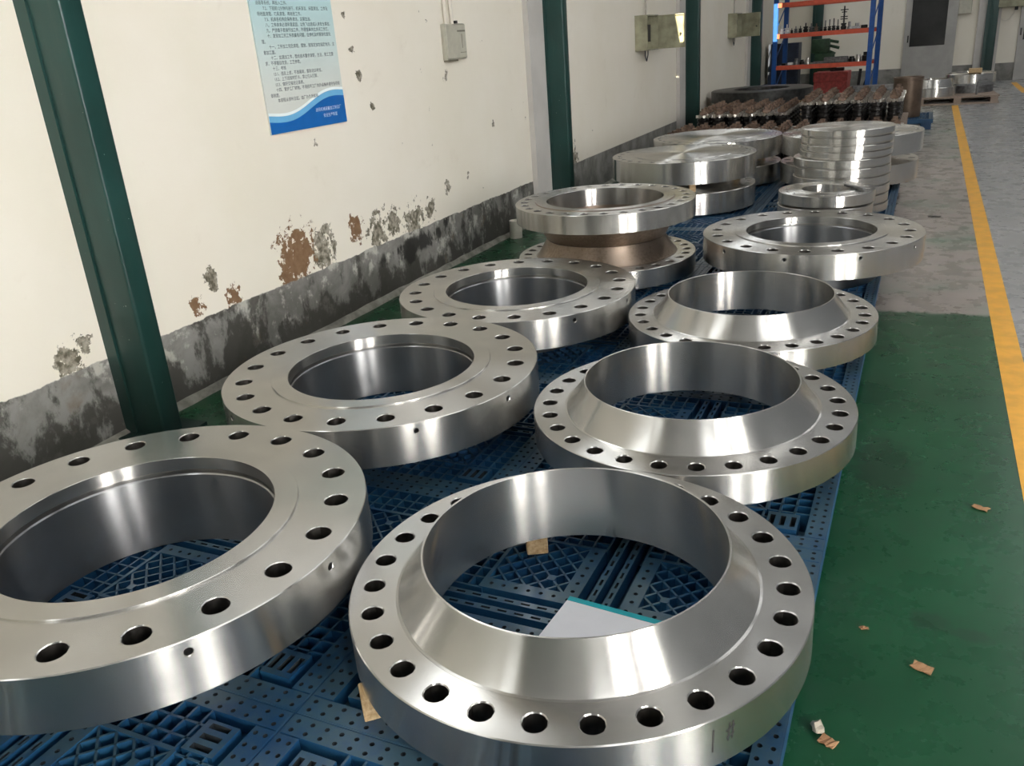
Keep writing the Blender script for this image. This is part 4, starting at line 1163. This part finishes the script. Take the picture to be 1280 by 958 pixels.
LINES = [('七、机床启动前准备。', 0.10), ('7.1、工作前应在12分钟内进行预热，检查设备、电路系统、', 0.10), ('油路等系统，再投入工作。', 0.045), ('7.2、下班前12分钟内进行，机床清洁、床面清洁、工件及', 0.10),
         ('场地面清理，刃具清理，再收拾工作。', 0.045), ('7.3、机床各机构应保养清洁，定期加油。', 0.10), ('八、工件装夹必须牢靠紧固，以免飞出造成人身安全事故。', 0.10), ('九、严禁戴手套操作加工件，不得擅离岗位关闭工作灯。', 0.10),
         ('十、发现加工的工件质量有问题，应停机及时报告检查处', 0.10), ('理。', 0.045), ('十一、工件加工完后清理，摆放，按规定放在指定地方，注', 0.10), ('意加工面。', 0.045), ('十二、如遇加工件，图纸技术要求清楚，方法，按工艺要', 0.10),
         ('求，不得擅自改变，工艺参数。', 0.045), ('十三、考核', 0.10), ('13.1、违反上述，不准离岗，重新培训考核。', 0.10), ('13.2、上下班按时打卡，禁止打人打架。', 0.10), ('13.3、做好交接班记录表。', 0.10),
         ('十四、爱护工厂财物，不得损坏工厂内外设施并遵守各项规', 0.10), ('章制度。', 0.045), ('本规程从颁布日起，由厂办负责解释。', 0.10)]
ROT = Matrix(((0, 0, 1), (1, 0, 0), (0, 1, 0))).to_euler()
def text(body, size, y, z, m, x=0.0133):
    cu = bpy.data.curves.new('text_line', 'FONT')
    cu.body = body
    cu.size = size
    cu.resolution_u = 2
    cu.materials.append(m)
    tmp = bpy.data.objects.new('text_tmp', cu)
    COL.objects.link(tmp)
    dg = bpy.context.evaluated_depsgraph_get()
    me = bpy.data.meshes.new_from_object(tmp.evaluated_get(dg))
    bpy.data.objects.remove(tmp)
    me.name = 'text_line'
    if not me.materials:
        me.materials.append(m)
    return link('text_line', me, sg, (x, y, z), ROT)
ztop = 0.735
for i, (s, ind) in enumerate(LINES):
    zi = ztop - i * 0.0283
    text(s, 0.0235, ind, zi, TXT, 0.0139)
text('通用机械设备加工制造厂', 0.024, 0.43, 0.088, TXW, 0.0137)
text('安全生产科宣', 0.024, 0.50, 0.050, TXW, 0.0137)

# ------------------------------------------------------------------ small things on the floor
bm = bmesh.new(); lathe(bm, [(0, 0), (0.056, 0), (0.056, 0.155), (0.050, 0.158), (0.048, 0.155), (0.048, 0.10), (0, 0.10)], 32)
tag(finish(bm, 'card_tube', TUBE, None, 35, loc=(-3.235, 6.87, 0.0)), 'short off white tube standing on the floor against the dado', 'tube')
def scrap(x, y, w, d, rz, label, m=CARD):
    bm = bmesh.new()
    n = 5
    g = [[bm.verts.new(((i / n - .5) * w + random.uniform(-.003, .003), (j / 2 - .5) * d + random.uniform(-.003, .003), 0.001 + random.uniform(0, 0.004))) for j in range(3)] for i in range(n + 1)]
    for i in range(n):
        for j in range(2):
            bm.faces.new((g[i][j], g[i + 1][j], g[i + 1][j + 1], g[i][j + 1]))
    r = bmesh.ops.extrude_face_region(bm, geom=list(bm.faces))
    for v in r['geom']:
        if isinstance(v, bmesh.types.BMVert):
            v.co.z += 0.003
    return tag(finish(bm, 'cardboard_scrap', m, None, 0, loc=(x, y, 0.0005), rot=(0, 0, rz)), label, 'scrap', 'scraps on the green floor')
scrap(0.128, 2.035, 0.052, 0.030, R(-20), 'largest brown cardboard scrap on the green floor, right of the nearest flange')
scrap(0.30, 2.955, 0.05, 0.024, R(-25), 'brown cardboard scrap on the green floor near the yellow line')
scrap(-0.022, 2.157, 0.022, 0.012, R(10), 'tiny brown scrap on the green floor beside the pallet edge')
scrap(-0.072, 1.69, 0.04, 0.03, R(-25), 'flat brown scrap beside the crumpled bit of paper')
scrap(0.156, 7.99, 0.10, 0.05, R(10), 'dark scrap lying on the worn floor left of the yellow line', OIL)
bm = bmesh.new()
bmesh.ops.create_icosphere(bm, subdivisions=2, radius=0.017)
for v in bm.verts:
    v.co *= random.uniform(0.6, 1.25); v.co.z = max(v.co.z, -0.010)
tag(finish(bm, 'paper_ball', simple('crumpled_beige_paper', (0.42, 0.38, 0.30), 0.8), None, 0, loc=(-0.098, 1.722, 0.0105)), 'crumpled beige bit of paper on the green floor by the nearest flange', 'litter')
